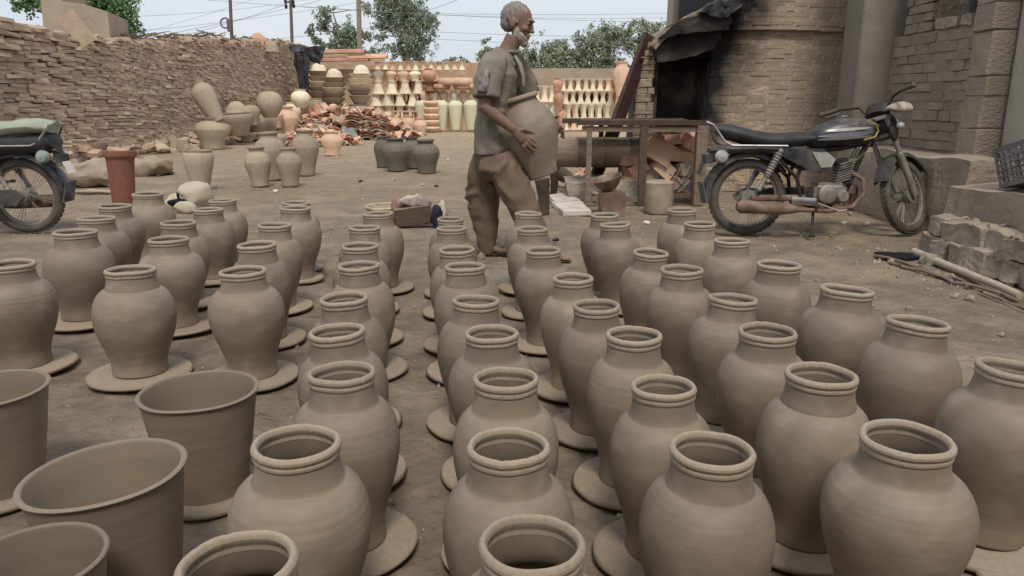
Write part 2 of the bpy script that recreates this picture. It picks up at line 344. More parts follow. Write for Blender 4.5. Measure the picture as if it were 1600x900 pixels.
for v in range(NV):
    k, k2 = jar_profile(v)
    H_, R_ = 1.0, 1.0
    out = [(r, z) for z, r in k+k2]
    neck = .568
    inner = [(.55, .93), (.556, .89), (.585, .845), (.625, .805), (.76, .77), (.88, .7), (.92, .6), (.88, .5), (.75, .35), (.6, .15), (.55, .06), (.0, .05)]
    b = MB(); b.lathe([(0.0, 0.0)]+out+[(.56, .94)]+inner, 56, jit=.012, seed=v)
    me = b.mesh('jar_body'); me.materials.append(M['clay'])
    # rim: two rolled beads with a groove between
    rp = [(.570, .925), (.588, .930), (.600, .938), (.601, .948), (.592, .956), (.594, .960), (.608, .965), (.619, .973), (.618, .984), (.603, .993), (.580, .9985), (.556, .9995),
          (.534, .995), (.519, .986), (.513, .975), (.519, .964), (.535, .955), (.548, .943), (.545, .925)]
    r = MB(); r.lathe(rp, 64, closed=True, jit=.008, seed=v)
    # little nicks and thumb marks on the lip
    rn = random.Random(v)
    nick = [(rn.uniform(0, 6.28), rn.uniform(.02, .05)) for _ in range(3)]
    vv = []
    for x, y, z in r.v:
        a = math.atan2(y, x) % 6.28
        dz = 0
        for na, nw in nick:
            d = abs(a-na)
            if d < nw*2 and z > .965: dz += .004*math.exp(-(d/nw)**2)
        wob = .0022*math.sin(a*2+v)+.0012*math.sin(a*5+v*2)
        vv.append((x, y, z-dz+wob))
    r.v = vv
    mr_ = r.mesh('rim'); mr_.materials.append(M['clay_rim'])
    jar_meshes.append((me, mr_))
bat_meshes = []
for v in range(4):
    b = MB(); b.lathe([(0, 0), (.97, 0), (1.0, .25), (.995, .75), (.965, 1.0), (.8, 1.06), (.72, 1.1), (0, 1.1)], 48, jit=.035, seed=v+20)
    me = b.mesh('bat'); me.materials.append(M['bat']); bat_meshes.append(me)

JH = .432           # rim height above the ground, disc included
BAT_T = .017
rows = [
 ('in the inner left row', 'L', [(382,420,76), (405,384,65), (426,353,56), (459,325,51), (460,315,47)]),
 ('in the middle left row', 'L', [(200,418,82), (262,371,66), (276,347,58), (324,325,50), (349,313,46)]),
 ('in the outermost left row', 'L', [(12,410,80), (116,364,69), (148,341,60), (179,323,52), (230,304,50)]),
 ('just left of the aisle', 'C', [(377,868,200), (457,686,148), (535,587,114), (539,517,95), (545,465,82), (565,413,70), (563,382,62), (567,354,54), (593,334,51)]),
 ('just right of the aisle', 'C', [(829,858,183), (795,697,140), (790,597,112), (770,516,93), (738,466,80), (729,414,70), (718,388,61), (707,357,53), (702,339,45)]),
 ('second row right of aisle', 'C', [(1110,695,142), (1043,598,110), (990,525,94), (935,473,80), (897,431,68), (853,388,60), (832,357,52), (823,334,47)]),
 ('third row right of aisle', 'C', [(1416,676,150), (1281,583,118), (1198,512,97), (1137,463,83), (1067,423,71), (1011,389,60), (968,351,53), (946,336,48)]),
 ('in the outermost right row', 'C', [(1571,580,126), (1423,505,101), (1313,454,88), (1214,411,73), (1145,374,60), (1095,349,53), (1067,329,50)]),
]
ordn = ['nearest', 'second', 'third', 'fourth', 'fifth', 'sixth', 'seventh', 'eighth', 'ninth', 'tenth', 'eleventh', 'twelfth']
jars = []
for rname, kind, lst in rows:
    for i, (px, py, w) in enumerate(lst):
        g = G(px, py, JH); sc = .93*w*zc(g)/F/(2*.622)
        jars.append([Vector((g.x, g.y, 0)), sc, rname, i, len(lst)])
TILT = {(1011, 389): (3, 2), (1137, 463): (-2, 3), (1313, 454): (-2, 4), (1423, 505): (-2, 4), (1571, 580): (-2, 5), (968, 351): (-1, -3), (539, 517): (0, -3), (545, 465): (1, -2)}
allpx = [p for _, _, l_ in rows for p in l_]
rng = random.Random(3)
for idx, (p, sc, rname, i, n) in enumerate(jars):
    near = min((p-q[0]).length for q in jars if q[0] is not p)
    rb = min(sc*1.28, near*.5-.002); rb = max(rb, sc*.86)
    pos = ordn[i]+(' from the front' if i else ' to the front')
    base = 'jar'
    me = bat_meshes[idx % 4]
    o = link('clay_disc', me, loc=(p.x+rng.uniform(-.008, .008), p.y+rng.uniform(-.008, .008), 0.005+rng.uniform(0, .002)), rot=(rng.uniform(-.008, .008), rng.uniform(-.008, .008), rng.uniform(0, 6)), scale=(rb, rb, BAT_T/1.1))
    tag(o, 'flat clay disc under the jar %s %s' % (pos, rname), 'disc', 'clay discs under the drying jars')
    look = 'unglazed clay jar'
    if (px_ := allpx[idx][:2]) in TILT and TILT[px_][1] > 2: look = 'clay jar with sagging rim'
    t = thing('clay_jar', '%s, %s %s' % (look, pos, rname), 'jar', (p.x, p.y, BAT_T+.006), rng.uniform(0, 6.28), 'unfired clay jars drying in rows on discs')
    tx, ty = TILT.get(allpx[idx][:2], (rng.uniform(-1.6, 1.6), rng.uniform(-1.6, 1.6)))
    t.rotation_euler = (R(tx), R(ty), 0)
    hh = (JH-BAT_T-.003)*(1+rng.uniform(-.022, .022))
    t.scale = (sc*(1+rng.uniform(-.01, .01)), sc*(1+rng.uniform(-.01, .01)), hh)
    rz = rng.uniform(0, 6.28)
    jm, rm = jar_meshes[rng.randrange(NV)]
    link('body', jm, t, rot=(0, 0, rz)); link('rim', rm, t, rot=(0, 0, rz))

# ------------------------------------------------------------------ open tapering tubs at the front left
def tub(px, py, w, h, basef, label, tilt=(0, 0)):
    g = G(px, py, h); r = .925*w*zc(g)/F/2
    rb = r*1.02
    o = link('clay_disc', bat_meshes[1], loc=(g.x, g.y, .002), scale=(rb*.98, rb*.98, BAT_T/1.1)); tag(o, 'flat clay disc under the '+' '.join(label.split()[-9:]), 'disc', 'clay discs under the tubs')
    b = MB(); q = (h-.02); th = .016
    pr = [(0, 0)]
    for k in range(29):
        f = k/28; pr.append((r*(basef+(.955-basef)*f**.93)*(1+.0018*math.sin(k*1.9)), q*f*.965))
    pr += [(r*.982, q*.976), (r*.997, q*.985), (r, q*.993), (r*.988, q*1.0), (r*.965, q*1.004), (r*.94, q*1.003), (r*.922, q*.997), (r*.912, q*.985), (r*.905, q*.965)]
    for k in range(14):
        f = .95-.95*k/13; pr.append((r*(basef+(.955-basef)*f**.93)-r*.055, .02+(q-.02)*f*.98))
    pr.append((0, .018))
    b.lathe(pr, 72, jit=.026, seed=int(px) % 9)
    t = thing('clay_tub', label, 'pot', (g.x, g.y, BAT_T+.002), 0, 'open clay tubs at the front left')
    t.rotation_euler = (R(tilt[0]), R(tilt[1]), 0)
    b.build('body', M['clay'], t)
tub(311, 608, 195, .30, .68, 'open flared clay tub behind the other tubs, beside the front jars')
tub(172, 735, 262, .30, .68, 'large open flared clay tub in the middle of the tubs', (0, -2.5))
tub(-22, 606, 190, .30, .68, 'open clay tub cut off by the left edge of the picture')
tub(48, 873, 236, .30, .66, 'front clay tub in the bottom left corner')
o = link('clay_disc', bat_meshes[2], loc=G(1640, 915, 0)+Vector((0, 0, .003)), scale=(.15, .15, BAT_T/1.1)); tag(o, 'empty clay disc in the bottom right corner', 'disc')

# ------------------------------------------------------------------ generic pots
_pc = {}
def pot_mesh(kind, m):
    key = (kind, m)
    if key in _pc: return _pc[key]
    K = {
     'jar': [(0, 0), (.62, 0), (.66, .03), (.68, .15), (.82, .35), (.97, .52), (1, .62), (.95, .72), (.8, .8), (.62, .85), (.56, .88), (.55, .93), (.66, .97), (.67, 1), (.58, 1), (.5, .93), (.52, .86), (.7, .78), (.7, .5), (0, .3)],
     'round': [(0, 0), (.5, 0), (.55, .05), (.8, .2), (.97, .4), (1, .52), (.93, .68), (.75, .8), (.55, .86), (.5, .9), (.58, .96), (.6, 1), (.5, 1), (.42, .9), (.5, .8), (0, .4)],
     'wide': [(0, 0), (.58, 0), (.62, .05), (.74, .3), (.92, .58), (1, .75), (.98, .86), (.9, .93), (.86, .94), (.9, .97), (.92, 1), (.83, 1), (.76, .9), (.7, .5), (0, .3)],
     'vase': [(0, 0), (.6, 0), (.62, .03), (.7, .15), (.86, .4), (1, .65), (.98, .76), (.8, .87), (.55, .92), (.5, .95), (.58, .98), (.58, 1), (.45, 1), (.4, .92), (.6, .8), (0, .4)],
     'hour': [(0, 0), (.95, 0), (1, .04), (.92, .12), (.66, .28), (.5, .5), (.52, .65), (.68, .8), (.94, .92), (1, .96), (1, 1), (.85, 1), (.6, .8), (.4, .5), (0, .4)],
     'bell': [(0, 0), (1, 0), (1, .06), (.85, .2), (.66, .5), (.56, .75), (.6, .85), (.68, .93), (.68, 1), (.5, 1), (.4, .7), (0, .5)],
     'tall': [(0, 0), (.62, 0), (.68, .1), (.82, .4), (.95, .7), (1, .84), (.92, .92), (.66, .96), (.6, 1), (.45, 1), (.4, .9), (0, .5)],
     'cyl': [(0, 0), (.68, 0), (.7, .02), (.74, .3), (.78, .6), (.83, .82), (.86, .87), (.98, .9), (1, .93), (1, 1), (.92, 1), (.8, .93), (.68, .5), (0, .2)],
     'bowl': [(0, 0), (.55, 0), (.6, .1), (.85, .55), (.96, .85), (1, .9), (1, 1), (.9, 1), (.75, .6), (.4, .25), (0, .2)],
     'dome': [(1, 0), (1, .1), (.95, .15), (.9, .4), (.72, .7), (.4, .92), (.2, .98), (0, 1)],
     'bead': [(0, 0), (.85, 0), (.95, .1), (1, .5), (.95, .9), (.85, 1), (0, 1)],
    }[kind]
    b = MB(); b.lathe(K, 28, jit=.02, seed=len(_pc)); me = b.mesh(kind+'_pot'); me.materials.append(M[m]); _pc[key] = me
    return me
def r_in(w, g): return w*zc(g)/F/2*.8 if g.y > 12 else 0
def pot(kind, m, px, ybase, ytop, w, label, name='clay_pot', cat='pot', group=None, Y=None, z0=None, rot=None):
    """stands on the ground under its photographed base, or at depth Y on whatever carries it"""
    if Y is None:
        g = G(px, ybase)
        if g.x < -7.3+r_in(w, g): g = P(px, ybase, g.y*(-7.3+r_in(w, g))/g.x)
    else: g = P(px, ybase, Y)
    top = P(px, ytop, g.y); h = top.z-g.z; r = w*zc(g)/F/2
    o = link(name, pot_mesh(kind, m), loc=g, rot=rot or (R(random.uniform(-2.5, 2.5)), R(random.uniform(-2.5, 2.5)), random.uniform(0, 6)), scale=(r, r, h))
    return tag(o, label, cat, group)
gm_ = 'clay pots standing in the middle of the yard'
pot('wide', 'clay_dry', 313, 297, 234, 46, 'wide topped clay pot alone on the bare earth behind the cream sack', group=gm_)
pot('jar', 'clay_dry', 407, 291, 229, 40, 'left of the two small clay jars standing at the front of the group', group=gm_)
pot('jar', 'clay_dry', 454, 291, 231, 39, 'right of the two small clay jars standing at the front of the group', group=gm_)
pot('jar', 'clay_dry', 427, 281, 206, 48, 'taller clay jar behind the pair of small jars', group=gm_)
pot('jar', 'clay_dry', 478, 274, 203, 43, 'tall clay jar at the right end of the middle group', group=gm_)
for a, l_ in (((598, 262, 213, 27), 'leftmost'), ((620, 267, 216, 44), 'second from the left'), ((646, 263, 214, 33), 'third from the left'), ((667, 270, 218, 43), 'rightmost')):
    pot('jar', 'clay_grey', *a, 'dark grey damp clay jar, %s of the four by the straw' % l_, group='dark grey jars near the straw')
pot('cyl', 'terra_dark', 194, 318, 236, 48, 'tall red brown cylindrical pot with flared rim beside the parked motorcycle', 'cylinder_pot')
pot('jar', 'clay_dry', 333, 233, 183, 50, 'clay jar on the ground below the leaning oval vase at the wall')
g = P(341, 190, G(333, 233).y)
o = link('oval_vase', pot_mesh('vase', 'clay_dry'), loc=g, rot=(R(-4), R(-26), 0), scale=(.25, .25, .95)); tag(o, 'oval vase tilted on top of the jar at the wall foot', 'vase')
gp = 'stacked and heaped pots at the foot of the brick wall'
for a in (('wide', 'clay_dry', 372, 212, 176, 52, 'broad bowl shaped pot with a smaller pot stacked on it'), ('round', 'clay_dry', 416, 216, 172, 34, 'olive clay round pot with pointed lid'),
          ('jar', 'peach', 447, 214, 166, 42, 'pinkish round jar between the olive pot and the rubble'), ('jar', 'peach', 519, 243, 205, 34, 'pink terracotta jar lying open beside the pale green rag'),
          ('round', 'clay_dry', 423, 184, 138, 40, 'pale conical topped pot high in the heap'), ('round', 'pale', 440, 160, 130, 28, 'small cream pot highest in the heap by the wall'),
          ('round', 'pale', 470, 168, 139, 30, 'cream conical pot beside the black tarp'), ('jar', 'clay_dry', 400, 212, 186, 26, 'small pale pot with round lid in the heap'),
          ('round', 'terra', 405, 246, 226, 18, 'tiny clay pot hidden behind the two small jars')):
    pot(*a, group=gp)
for a in (('round', 'clay_dry', 350, 214, 190, 26, 'small grey pot wedged between the broad bowl and the wall jar'), ('jar', 'clay_dry', 394, 196, 160, 28, 'grey clay jar leaning high in the heap beside the wall'), ('jar', 'peach', 431, 200, 168, 26, 'pinkish jar half hidden behind the olive pot'), ('round', 'pale', 456, 190, 160, 30, 'cream round pot on the shards below the tarp'), ('bowl', 'clay_dry', 385, 222, 208, 34, 'shallow grey basin lying before the broad bowl'), ('jar', 'clay_dry', 497, 222, 190, 26, 'grey jar among the red shards'), ('jar', 'clay_dry', 436, 232, 205, 26, 'clay jar hidden behind the tall middle jar')):
    pot(*a, group=gp)
pot('dome', 'clay_dry', 370, 178, 158, 34, 'upturned small pot on top of the broad bowl', Y=20.3, group=gp)
pot('dome', 'clay_dry', 384, 182, 166, 22, 'smaller upturned pot beside the one on the broad bowl', Y=20.3, group=gp)

# ------------------------------------------------------------------ brick makers
def brick_variants(mt, n=6, bev=.12, jit=.06):
    out = []
    for i in range(n):
        bm = bmesh.new(); bmesh.ops.create_cube(bm, size=1)
        rr = random.Random(i*11+3)
        for v in bm.verts: v.co += Vector((rr.uniform(-1, 1)*jit, rr.uniform(-1, 1)*jit, rr.uniform(-1, 1)*jit*1.6))
        bmesh.ops.bevel(bm, geom=list(bm.edges), offset=bev, segments=1, affect='EDGES')
        me = bpy.data.meshes.new('brick'); bm.to_mesh(me); bm.free(); me.materials.append(mt); out.append(me)
    return out
def lay(parent, items, variants, mt, limit=300, name='brick'):
    """items: (matrix, size on screen); the largest ones become parts, the rest one joined part"""
    items.sort(key=lambda a: -a[1])
    rest = MB()
    for i, (mx_, s) in enumerate(items):
        me = variants[i % len(variants)]
        if i < limit:
            o = link(name, me, parent); o.matrix_local = mx_
        else:
            rest.add([mx_ @ v.co for v in me.vertices], [tuple(p.vertices) for p in me.polygons])
    if rest.v:
        o = rest.build('far_'+name+'s', mt, parent, smooth=False, recalc=False); o['kind'] = 'stuff'
def MX(loc, rot, sc): return Matrix.LocRotScale(Vector(loc), Euler(rot), Vector(sc))

# ------------------------------------------------------------------ unseen open shed added behind the camera so its roof shades the front yard
shd = thing('added_shade_shed', 'unseen open fronted shed added behind the viewer, its flat reed roof on posts for shade', 'shed', (0, -3, 0))
q = MB(); q.box((0, -1.4, 2.25), (13, 5.0, .14)); q.build('roof', M['brush'], shd, smooth=False)
q = MB(); q.box((0, -3.6, 1.09), (13, .25, 2.17)); q.build('back_wall', M['concrete'], shd, smooth=False)
for x_ in (-4.6, 4.6): q = MB(); q.loft([(x_, .5, 0), (x_, .5, 2.17)], [.07, .06], seg=10); q.build('post', M['bark'], shd)

# ------------------------------------------------------------------ left: the long wall of stacked adobe bricks
WX = -7.9
def wtop(y):       # height of the stack along the yard
    pts = [(9, 2.2), (11.5, 2.36), (13, 2.2), (15, 2.15), (17, 2.33), (19, 2.5), (22, 2.7), (24, 2.8), (28.5, 3.05)]
    for (a, ha), (b, hb) in zip(pts, pts[1:]):
        if y <= b: return ha+(hb-ha)*(y-a)/(b-a)
    return 3.05
def wface(y): return WX + .014*(y-14)
bw = thing('adobe_brick_wall', 'long wall of loosely stacked adobe bricks along the left side of the yard', 'wall', (WX, 18, 0))
inv = Matrix.Translation((-WX, -18, 0))
core = MB(); ys = [9+i*.525 for i in range(41)]
for i in range(40):
    y0, y1 = ys[i], ys[i+1]
    a, b = wface(y0)-.2, wface(y1)-.2; h0, h1 = wtop(y0)-.12, wtop(y1)-.12
    core.add([(a, y0, -.05), (a-1.5, y0, -.05), (a-1.5, y0, h0), (a, y0, h0), (b, y1, -.05), (b-1.5, y1, -.05), (b-1.5, y1, h1), (b, y1, h1)],
             [(0, 4, 7, 3), (3, 7, 6, 2), (1, 2, 6, 5)] + ([(0, 3, 2, 1)] if i == 0 else []) + ([(4, 5, 6, 7)] if i == 39 else []))
o = core.build('core', M['adobe_core'], bw, smooth=False); o.matrix_local = inv
items = []; z = 0.0; rr = random.Random(5); course = 0
while z < 3.2:
    hc_ = rr.uniform(.052, .078)
    y = 9+rr.uniform(-.2, 0)
    while y < 29.9:
        L_ = rr.uniform(.26, .6) if y < 14.5 else rr.uniform(.2, .4)
        yc = y+L_/2
        wav = .07*math.sin(yc*.9+1)*min(1, z) + .05*noise.noise(Vector((yc*.8, z*1.2, 2)))
        zz = z+hc_/2+wav
        if zz < wtop(yc)+.12*noise.noise(Vector((yc*1.5, 0, 9))) and zz > 0.0:
            heap = noise.noise(Vector((yc*.45, z*.9, 4)))
            messy = .22 if heap < .2 else 1.1
            dx = rr.uniform(-.045, .03)*min(max(messy, .5), 2.4) + .04*noise.noise(Vector((yc*1.1, z*2, 8))) + max(0, .45-zz)*.3*(1 if yc > 12.5 else .3)
            m_ = MX((wface(yc)+dx-.08, yc, zz), (rr.gauss(0, .035)*messy, rr.gauss(0, .05)*messy, rr.gauss(0, .05)*messy), (.3, L_*1.0, hc_*rr.uniform(.98, 1.14)))
            items.append((inv @ m_, 1/(yc+2*abs(zz-1)*0)))
        y += L_
    z += hc_
av = brick_variants(M['adobe'], 8, .07, .07)
lay(bw, items, av, M['adobe'])
# loose bricks, wall cap and brushwood on the crest
cap = MB(); rr = random.Random(9)
for i in range(260):
    y = rr.uniform(15.5, 28.4); a = rr.uniform(-.5, .5); L_ = rr.uniform(.3, .9)
    c = Vector((wface(y)-rr.uniform(.0, .9), y, wtop(y)+rr.uniform(-.02, .16+.1*noise.noise(Vector((y, 0, 0))))))
    d = Vector((rr.uniform(-.3, .3), math.cos(a), rr.uniform(-.12, .25)))*L_/2
    cap.loft([c-d, c, c+d], [.012, .018, .008], seg=4)
cap.build('brushwood', M['brush'], bw).matrix_local = inv
bw.children[-1]['kind'] = 'stuff'
it2 = []
for i in range(46):
    y = rr.uniform(9.5, 28); zz = wtop(y)+.02
    it2.append((inv @ MX((wface(y)-rr.uniform(.0, .35), y, zz+rr.uniform(0, .05)), (rr.gauss(0, .2), rr.gauss(0, .2), rr.uniform(0, 3)), (.26, .3, .07)), 1))
for i in range(50):   # fallen pieces at the foot
    y = rr.uniform(12.4, 24); off = abs(rr.gauss(0, .35))
    it2.append((inv @ MX((wface(y)+.22+off, y, .05+max(0, .18-off*.4)), (rr.gauss(0, .3), rr.gauss(0, .3), rr.uniform(0, 3)), (rr.uniform(.14, .3), rr.uniform(.2, .36), rr.uniform(.06, .1))), 1))
lay(bw, it2, av, M['adobe'], 0, name='fallen_brick')
# a timber doorway blocked in the wall and the tarp hanging near its end
tb = MB(); 
def sheet(poly_pts, nu, nv, amp, sc, thick, seed=0, nrm=Vector((0, -1, 0))):
    """cloth between four corners a,b,c,d (a-b top), rippled, with thickness"""
    a, b, c, d = [Vector(p) for p in poly_pts]; m = MB(); vs = []
    for side in (0, 1):
        for j in range(nv+1):
            for i in range(nu+1):
                u, v = i/nu, j/nv
                p = a.lerp(b, u).lerp(d.lerp(c, u), v)
                q = nrm*amp*(noise.noise(Vector((u*sc, v*sc*.35, seed)))+.5*math.sin(u*sc*2.3+seed+v*2)*.4)
                e = noise.noise_vector(Vector((u*3, v*3, seed+4)))*amp*.6
                vs.append(p+q+e+nrm*(thick if side else 0))
    n1 = (nu+1)*(nv+1); fs = []
    for j in range(nv):
        for i in range(nu):
            k = j*(nu+1)+i
            fs.append((k, k+1, k+nu+2, k+nu+1)); fs.append((n1+k, n1+k+nu+1, n1+k+nu+2, n1+k+1))
    for i in range(nu):
        fs.append((i, n1+i, n1+i+1, i+1)); k = nv*(nu+1)+i; fs.append((k, k+1, n1+k+1, n1+k))
    for j in range(nv):
        k = j*(nu+1); fs.append((k, k+nu+1, n1+k+nu+1, n1+k)); k += nu; fs.append((k, n1+k, n1+k+nu+1, k+nu+1))
    m.add(vs, fs); return m
YT = 26.2
o = sheet([P(452, 70, YT), P(508, 72, YT), P(500, 100, YT), P(455, 82, YT)], 16, 8, .16, 7, .02, 1).build('black_tarp', M['tarp'])
tag(o, 'black plastic tarp draped over the crest at the far end of the brick wall', 'tarp')
o = sheet([P(458, 82, YT-.1), P(482, 76, YT-.1), P(483, 145, YT-.1), P(468, 147, YT-.1)], 10, 14, .14, 6, .02, 3).build('black_tarp', M['tarp'])
tag(o, 'torn strip of black tarp hanging down the end of the brick wall', 'tarp')
for a, l_ in (((388, 64, 16, 12), 'left'), ((404, 60, 22, 18), 'middle'), ((423, 70, 20, 14), 'right')):
    pot('dome', 'terra' if l_ == 'middle' else 'clay_dry', a[0], a[1]+12, a[1]-a[3]/2, a[2]+6, 'upturned pot on the wall crest, %s of three' % l_, Y=24.6, group='pots on the wall crest')
# mud block behind the wall
b = MB()
pl = [P(62, 60, 15.8), P(62, -14, 15.8), P(96, -16, 15.8), P(96, 2, 15.8), P(130, 6, 15.8), P(168, 18, 15.8), P(168, 66, 15.8)]
pl[0].z = 0; pl[-1].z = 0
b.prism(pl, (0, 0, 0), (-.4, 1.6, 0)); o = b.build('mud_hut', M['plaster'], smooth=False); tag(o, 'square mud plastered block rising behind the left brick wall', 'hut')
b = MB(); b.box((0, 0, 0), (.3, .06, .6)); o = b.build('wall_slab', M['adobe'], smooth=False); o.location = P(112, 50, 14.2)+Vector((.1, 0, .05)); o.rotation_euler = (.1, -.55, .2); tag(o, 'broken slab leaning on the wall crest before the mud block', 'slab')
# slabs leaning at the wall foot
for (px, yb, yt, w, a, l_) in ((291, 238, 208, 9, -.75, 'long pale slab lying against the wall foot by the jar'), (309, 236, 222, 8, -.9, 'short pale slab beside the long one at the wall foot'), (272, 238, 218, 9, .15, 'upright pale broken slab at the wall foot')):
    g = G(px, yb); h = P(px, yt, g.y).z*1.15; b = MB(); b.box((0, 0, h/2), (w*zc(g)/F, .05, h)); b.noise(.02, 4, px)
    o = b.build('broken_slab', M['clay_dry'], smooth=False); o.location = g; o.rotation_euler = (0, a, 0); tag(o, l_, 'slab')

# ------------------------------------------------------------------ far boundary wall and rows of finished pots
FY = 31.0
fw = thing('boundary_wall', 'mud plastered boundary wall closing the far end of the yard', 'wall', (0, FY, 0))
def farwall(px0, px1, ytop, name, m, th=.35, dy=0):
    a = P(px0, ytop, FY+dy); b_ = P(px1, ytop, FY+dy); q = MB()
    n = 24
    for i in range(n):
        x0 = a.x+(b_.x-a.x)*i/n; x1 = a.x+(b_.x-a.x)*(i+1)/n
        q.box(((x0+x1)/2, dy, (a.z+.03*noise.noise(Vector((x0, 1, 1))))/2-.05), (x1-x0+.0, th, a.z+.1+.04*noise.noise(Vector((x0*.8, 5, 1)))))
    return q.build(name, M[m], fw, smooth=False)
M['farbrick'] = mat('orange_brick_wall', (.5, .35, .24), (.38, .25, .165), 9, .95, .5, 14, c3=(.56, .45, .33), s3=3, stretch=(1, 1, 3))
farwall(470, 600, 84, 'panel', 'farbrick', dy=-.01); farwall(600, 768, 98, 'panel', 'farbrick'); farwall(768, 1080, 107, 'panel', 'plaster', dy=.01)
FR = 29.3
def stack(kind, m, xs, yb, yt, w, label, name='stacked_pot', Y=FR, group=None, cat='pot', j=1.2):
    n = len(xs)
    for i, x in enumerate(xs):
        mm = m if isinstance(m, str) else m[i % len(m)]
        lab = label % (('leftmost' if i == 0 else 'rightmost' if i == n-1 else ordn[i]+' from the left')) if '%s' in label else label
        pot(kind, mm, x+random.uniform(-j, j)*.5, yb+random.uniform(-j, j)*.4, yt+random.uniform(-j, j)*.3, w, lab, name, cat, group, Y=Y, rot=(0, 0, random.uniform(0, 6)))
# right stacks of pale waisted pots
stack('hour', 'pale', [888+12*i for i in range(6)], 192, 162, 13, 'pale waisted pot, %s in the bottom tier behind the timber cage', Y=FR-.8, group='pale waisted pots, bottom tier')
stack('hour', 'pale', [884+11.6*i for i in range(7)], 163, 143, 12.6, 'pale waisted pot, %s in the second tier behind the timber cage', Y=FR-.3, group='pale waisted pots, second tier')
stack('hour', ['pale', 'pale', 'pale'], [880+11.6*i for i in range(7)], 143, 123, 12.6, 'pale waisted pot, %s in the top tier behind the timber cage', Y=FR-.3, group='pale waisted pots, top tier')
stack('hour', 'pale', [886+11.6*i for i in range(7)], 204, 163, 12.4, 'pale waisted pot, %s in the row supporting the tiers', Y=FR-.3, group='pale waisted pots, supporting row')
stack('hour', 'pale', [838, 851, 863], 160, 134, 14, 'cream waisted pot, %s of three just right of the walking man', Y=FR-1, group='cream waisted pots by the man')
stack('jar', 'pale', [838, 852, 866], 204, 160, 15, 'cream jar under the waisted pots, %s of three', Y=FR-1, group='cream jars by the man')
stack('jar', 'terra', [870, 872], 145, 122, 15, 'salmon pink pot, %s at the left end of the tiers', Y=FR-1.1, group='salmon pots left of the tiers')
pot('jar', 'terra', 873, 172, 142, 17, 'large salmon pink jar before the tiers', Y=FR-1.4); pot('jar', 'terra', 878, 200, 170, 15, 'lowest salmon pink jar before the tiers', Y=FR-1.4)
pot('jar', 'peach', 972, 152, 96, 29, 'big peach coloured jar standing above the pale tiers', Y=FR-1); pot('wide', 'peach', 972, 204, 152, 26, 'big peach pot carrying the large jar behind the beams', Y=FR-1)
pot('jar', 'terra', 994, 205, 148, 18, 'terracotta jar between the leaning beams and the kiln', Y=FR-2)
pot('jar', 'peach', 1002, 205, 120, 16, 'peach jar tucked against the kiln edge', Y=FR-1)
def deep(kind, m, xs, tiers, w, Y, label):  # backing pots in a darker clay, the shade of the gaps put into colour
    q = MB(); me = pot_mesh(kind, m)
    for dy in (.34, .62):
        for yb, yt in tiers:
            for x in xs:
                g = P(x+random.uniform(-1, 1)+(5 if dy < .5 else 0), yb, Y); t_ = P(x, yt, Y); h = t_.z-g.z; rr_ = w*zc(g)/F/2
                q.add([(v.co.x*rr_+g.x, v.co.y*rr_+g.y+dy, v.co.z*h+g.z) for v in me.vertices], [tuple(p.vertices) for p in me.polygons])
    tag(q.build('stacked_pots', M[m], recalc=False), label, 'pots', kind='stuff')
deep('hour', 'terra', [880+11.6*i for i in range(8)], ((143, 123), (163, 143), (183, 163), (204, 183)), 12, FR-.3, 'shaded pots deeper in the stack of pale waisted pots')
deep('bell', 'terra', [588+17*i for i in range(6)], ((127, 109), (147, 127), (166, 147), (204, 166)), 17, FR-.5, 'shaded pots deeper in the stack of cream bell pots')
stack('hour', ['pale', 'peach'], [884+11.6*i for i in range(7)], 204, 184, 12.6, 'waisted pot, %s in the lowest tier seen under the cage top', Y=FR-1.3, group='waisted pots, lowest tier')
# left of the man
stack('bell', 'pale', [588+19*i for i in range(5)], 166, 147, 19, 'cream bell shaped pot, %s in the lower tier left of the man', Y=FR-.5, group='cream bell pots, lower tier')
stack('bell', 'pale', [592+21*i for i in range(4)], 147, 126, 20, 'cream bell shaped pot, %s in the middle tier left of the man', Y=FR-.5, group='cream bell pots, middle tier')
stack('jar', ['pale', 'peach', 'peach'], [592, 611, 630, 649], 127, 109, 19, 'peach round pot, %s in the upper tier left of the man', Y=FR-.5, group='round pots, upper tier')
stack('hour', ['peach', 'pale'], [590+12*i for i in range(12)], 110, 96, 11, 'small waisted pot, %s in the topmost tier by the brick wall', Y=FR+.2, group='small waisted pots, topmost tier')
stack('bell', 'pale', [592+17*i for i in range(5)], 204, 165, 17, 'cream bell pot, %s in the row carrying the tiers', Y=FR-.5, group='cream bell pots, carrying row')
pot('round', 'terra', 671, 128, 107, 24, 'salmon round pot among the paler upper pots', Y=FR-.8); pot('hour', 'terra_dark', 672, 143, 127, 17, 'red waisted pot beneath the salmon round pot', Y=FR-.8)
stack('bead', 'peach', [700, 722], 133, 122, 34, 'flat peach trough, %s of the upper pair beside the man', Y=FR-.7, group='upper flat troughs')
stack('bead', 'terra', [690, 722, 745], 140, 131, 28, 'flat salmon trough, %s of the lower three beside the man', Y=FR-.7, group='lower flat troughs')
stack('jar', ['peach', 'pale'], [664+15*i for i in range(7)], 160, 141, 15, 'peach jar, %s in the row above the tall pale vases', Y=FR-.6, group='jars above the tall vases')
stack('jar', ['peach', 'pale'], [664+15*i for i in range(7)], 204, 158, 15, 'peach jar, %s in the row behind the tall pale vases', Y=FR-.2, group='jars behind the tall vases')
stack('tall', 'pale_green', [660, 690, 712, 736, 758], 203, 157, 23, 'tall pale green vase, %s of the row on the straw', Y=FR-1.6, group='tall pale green vases')
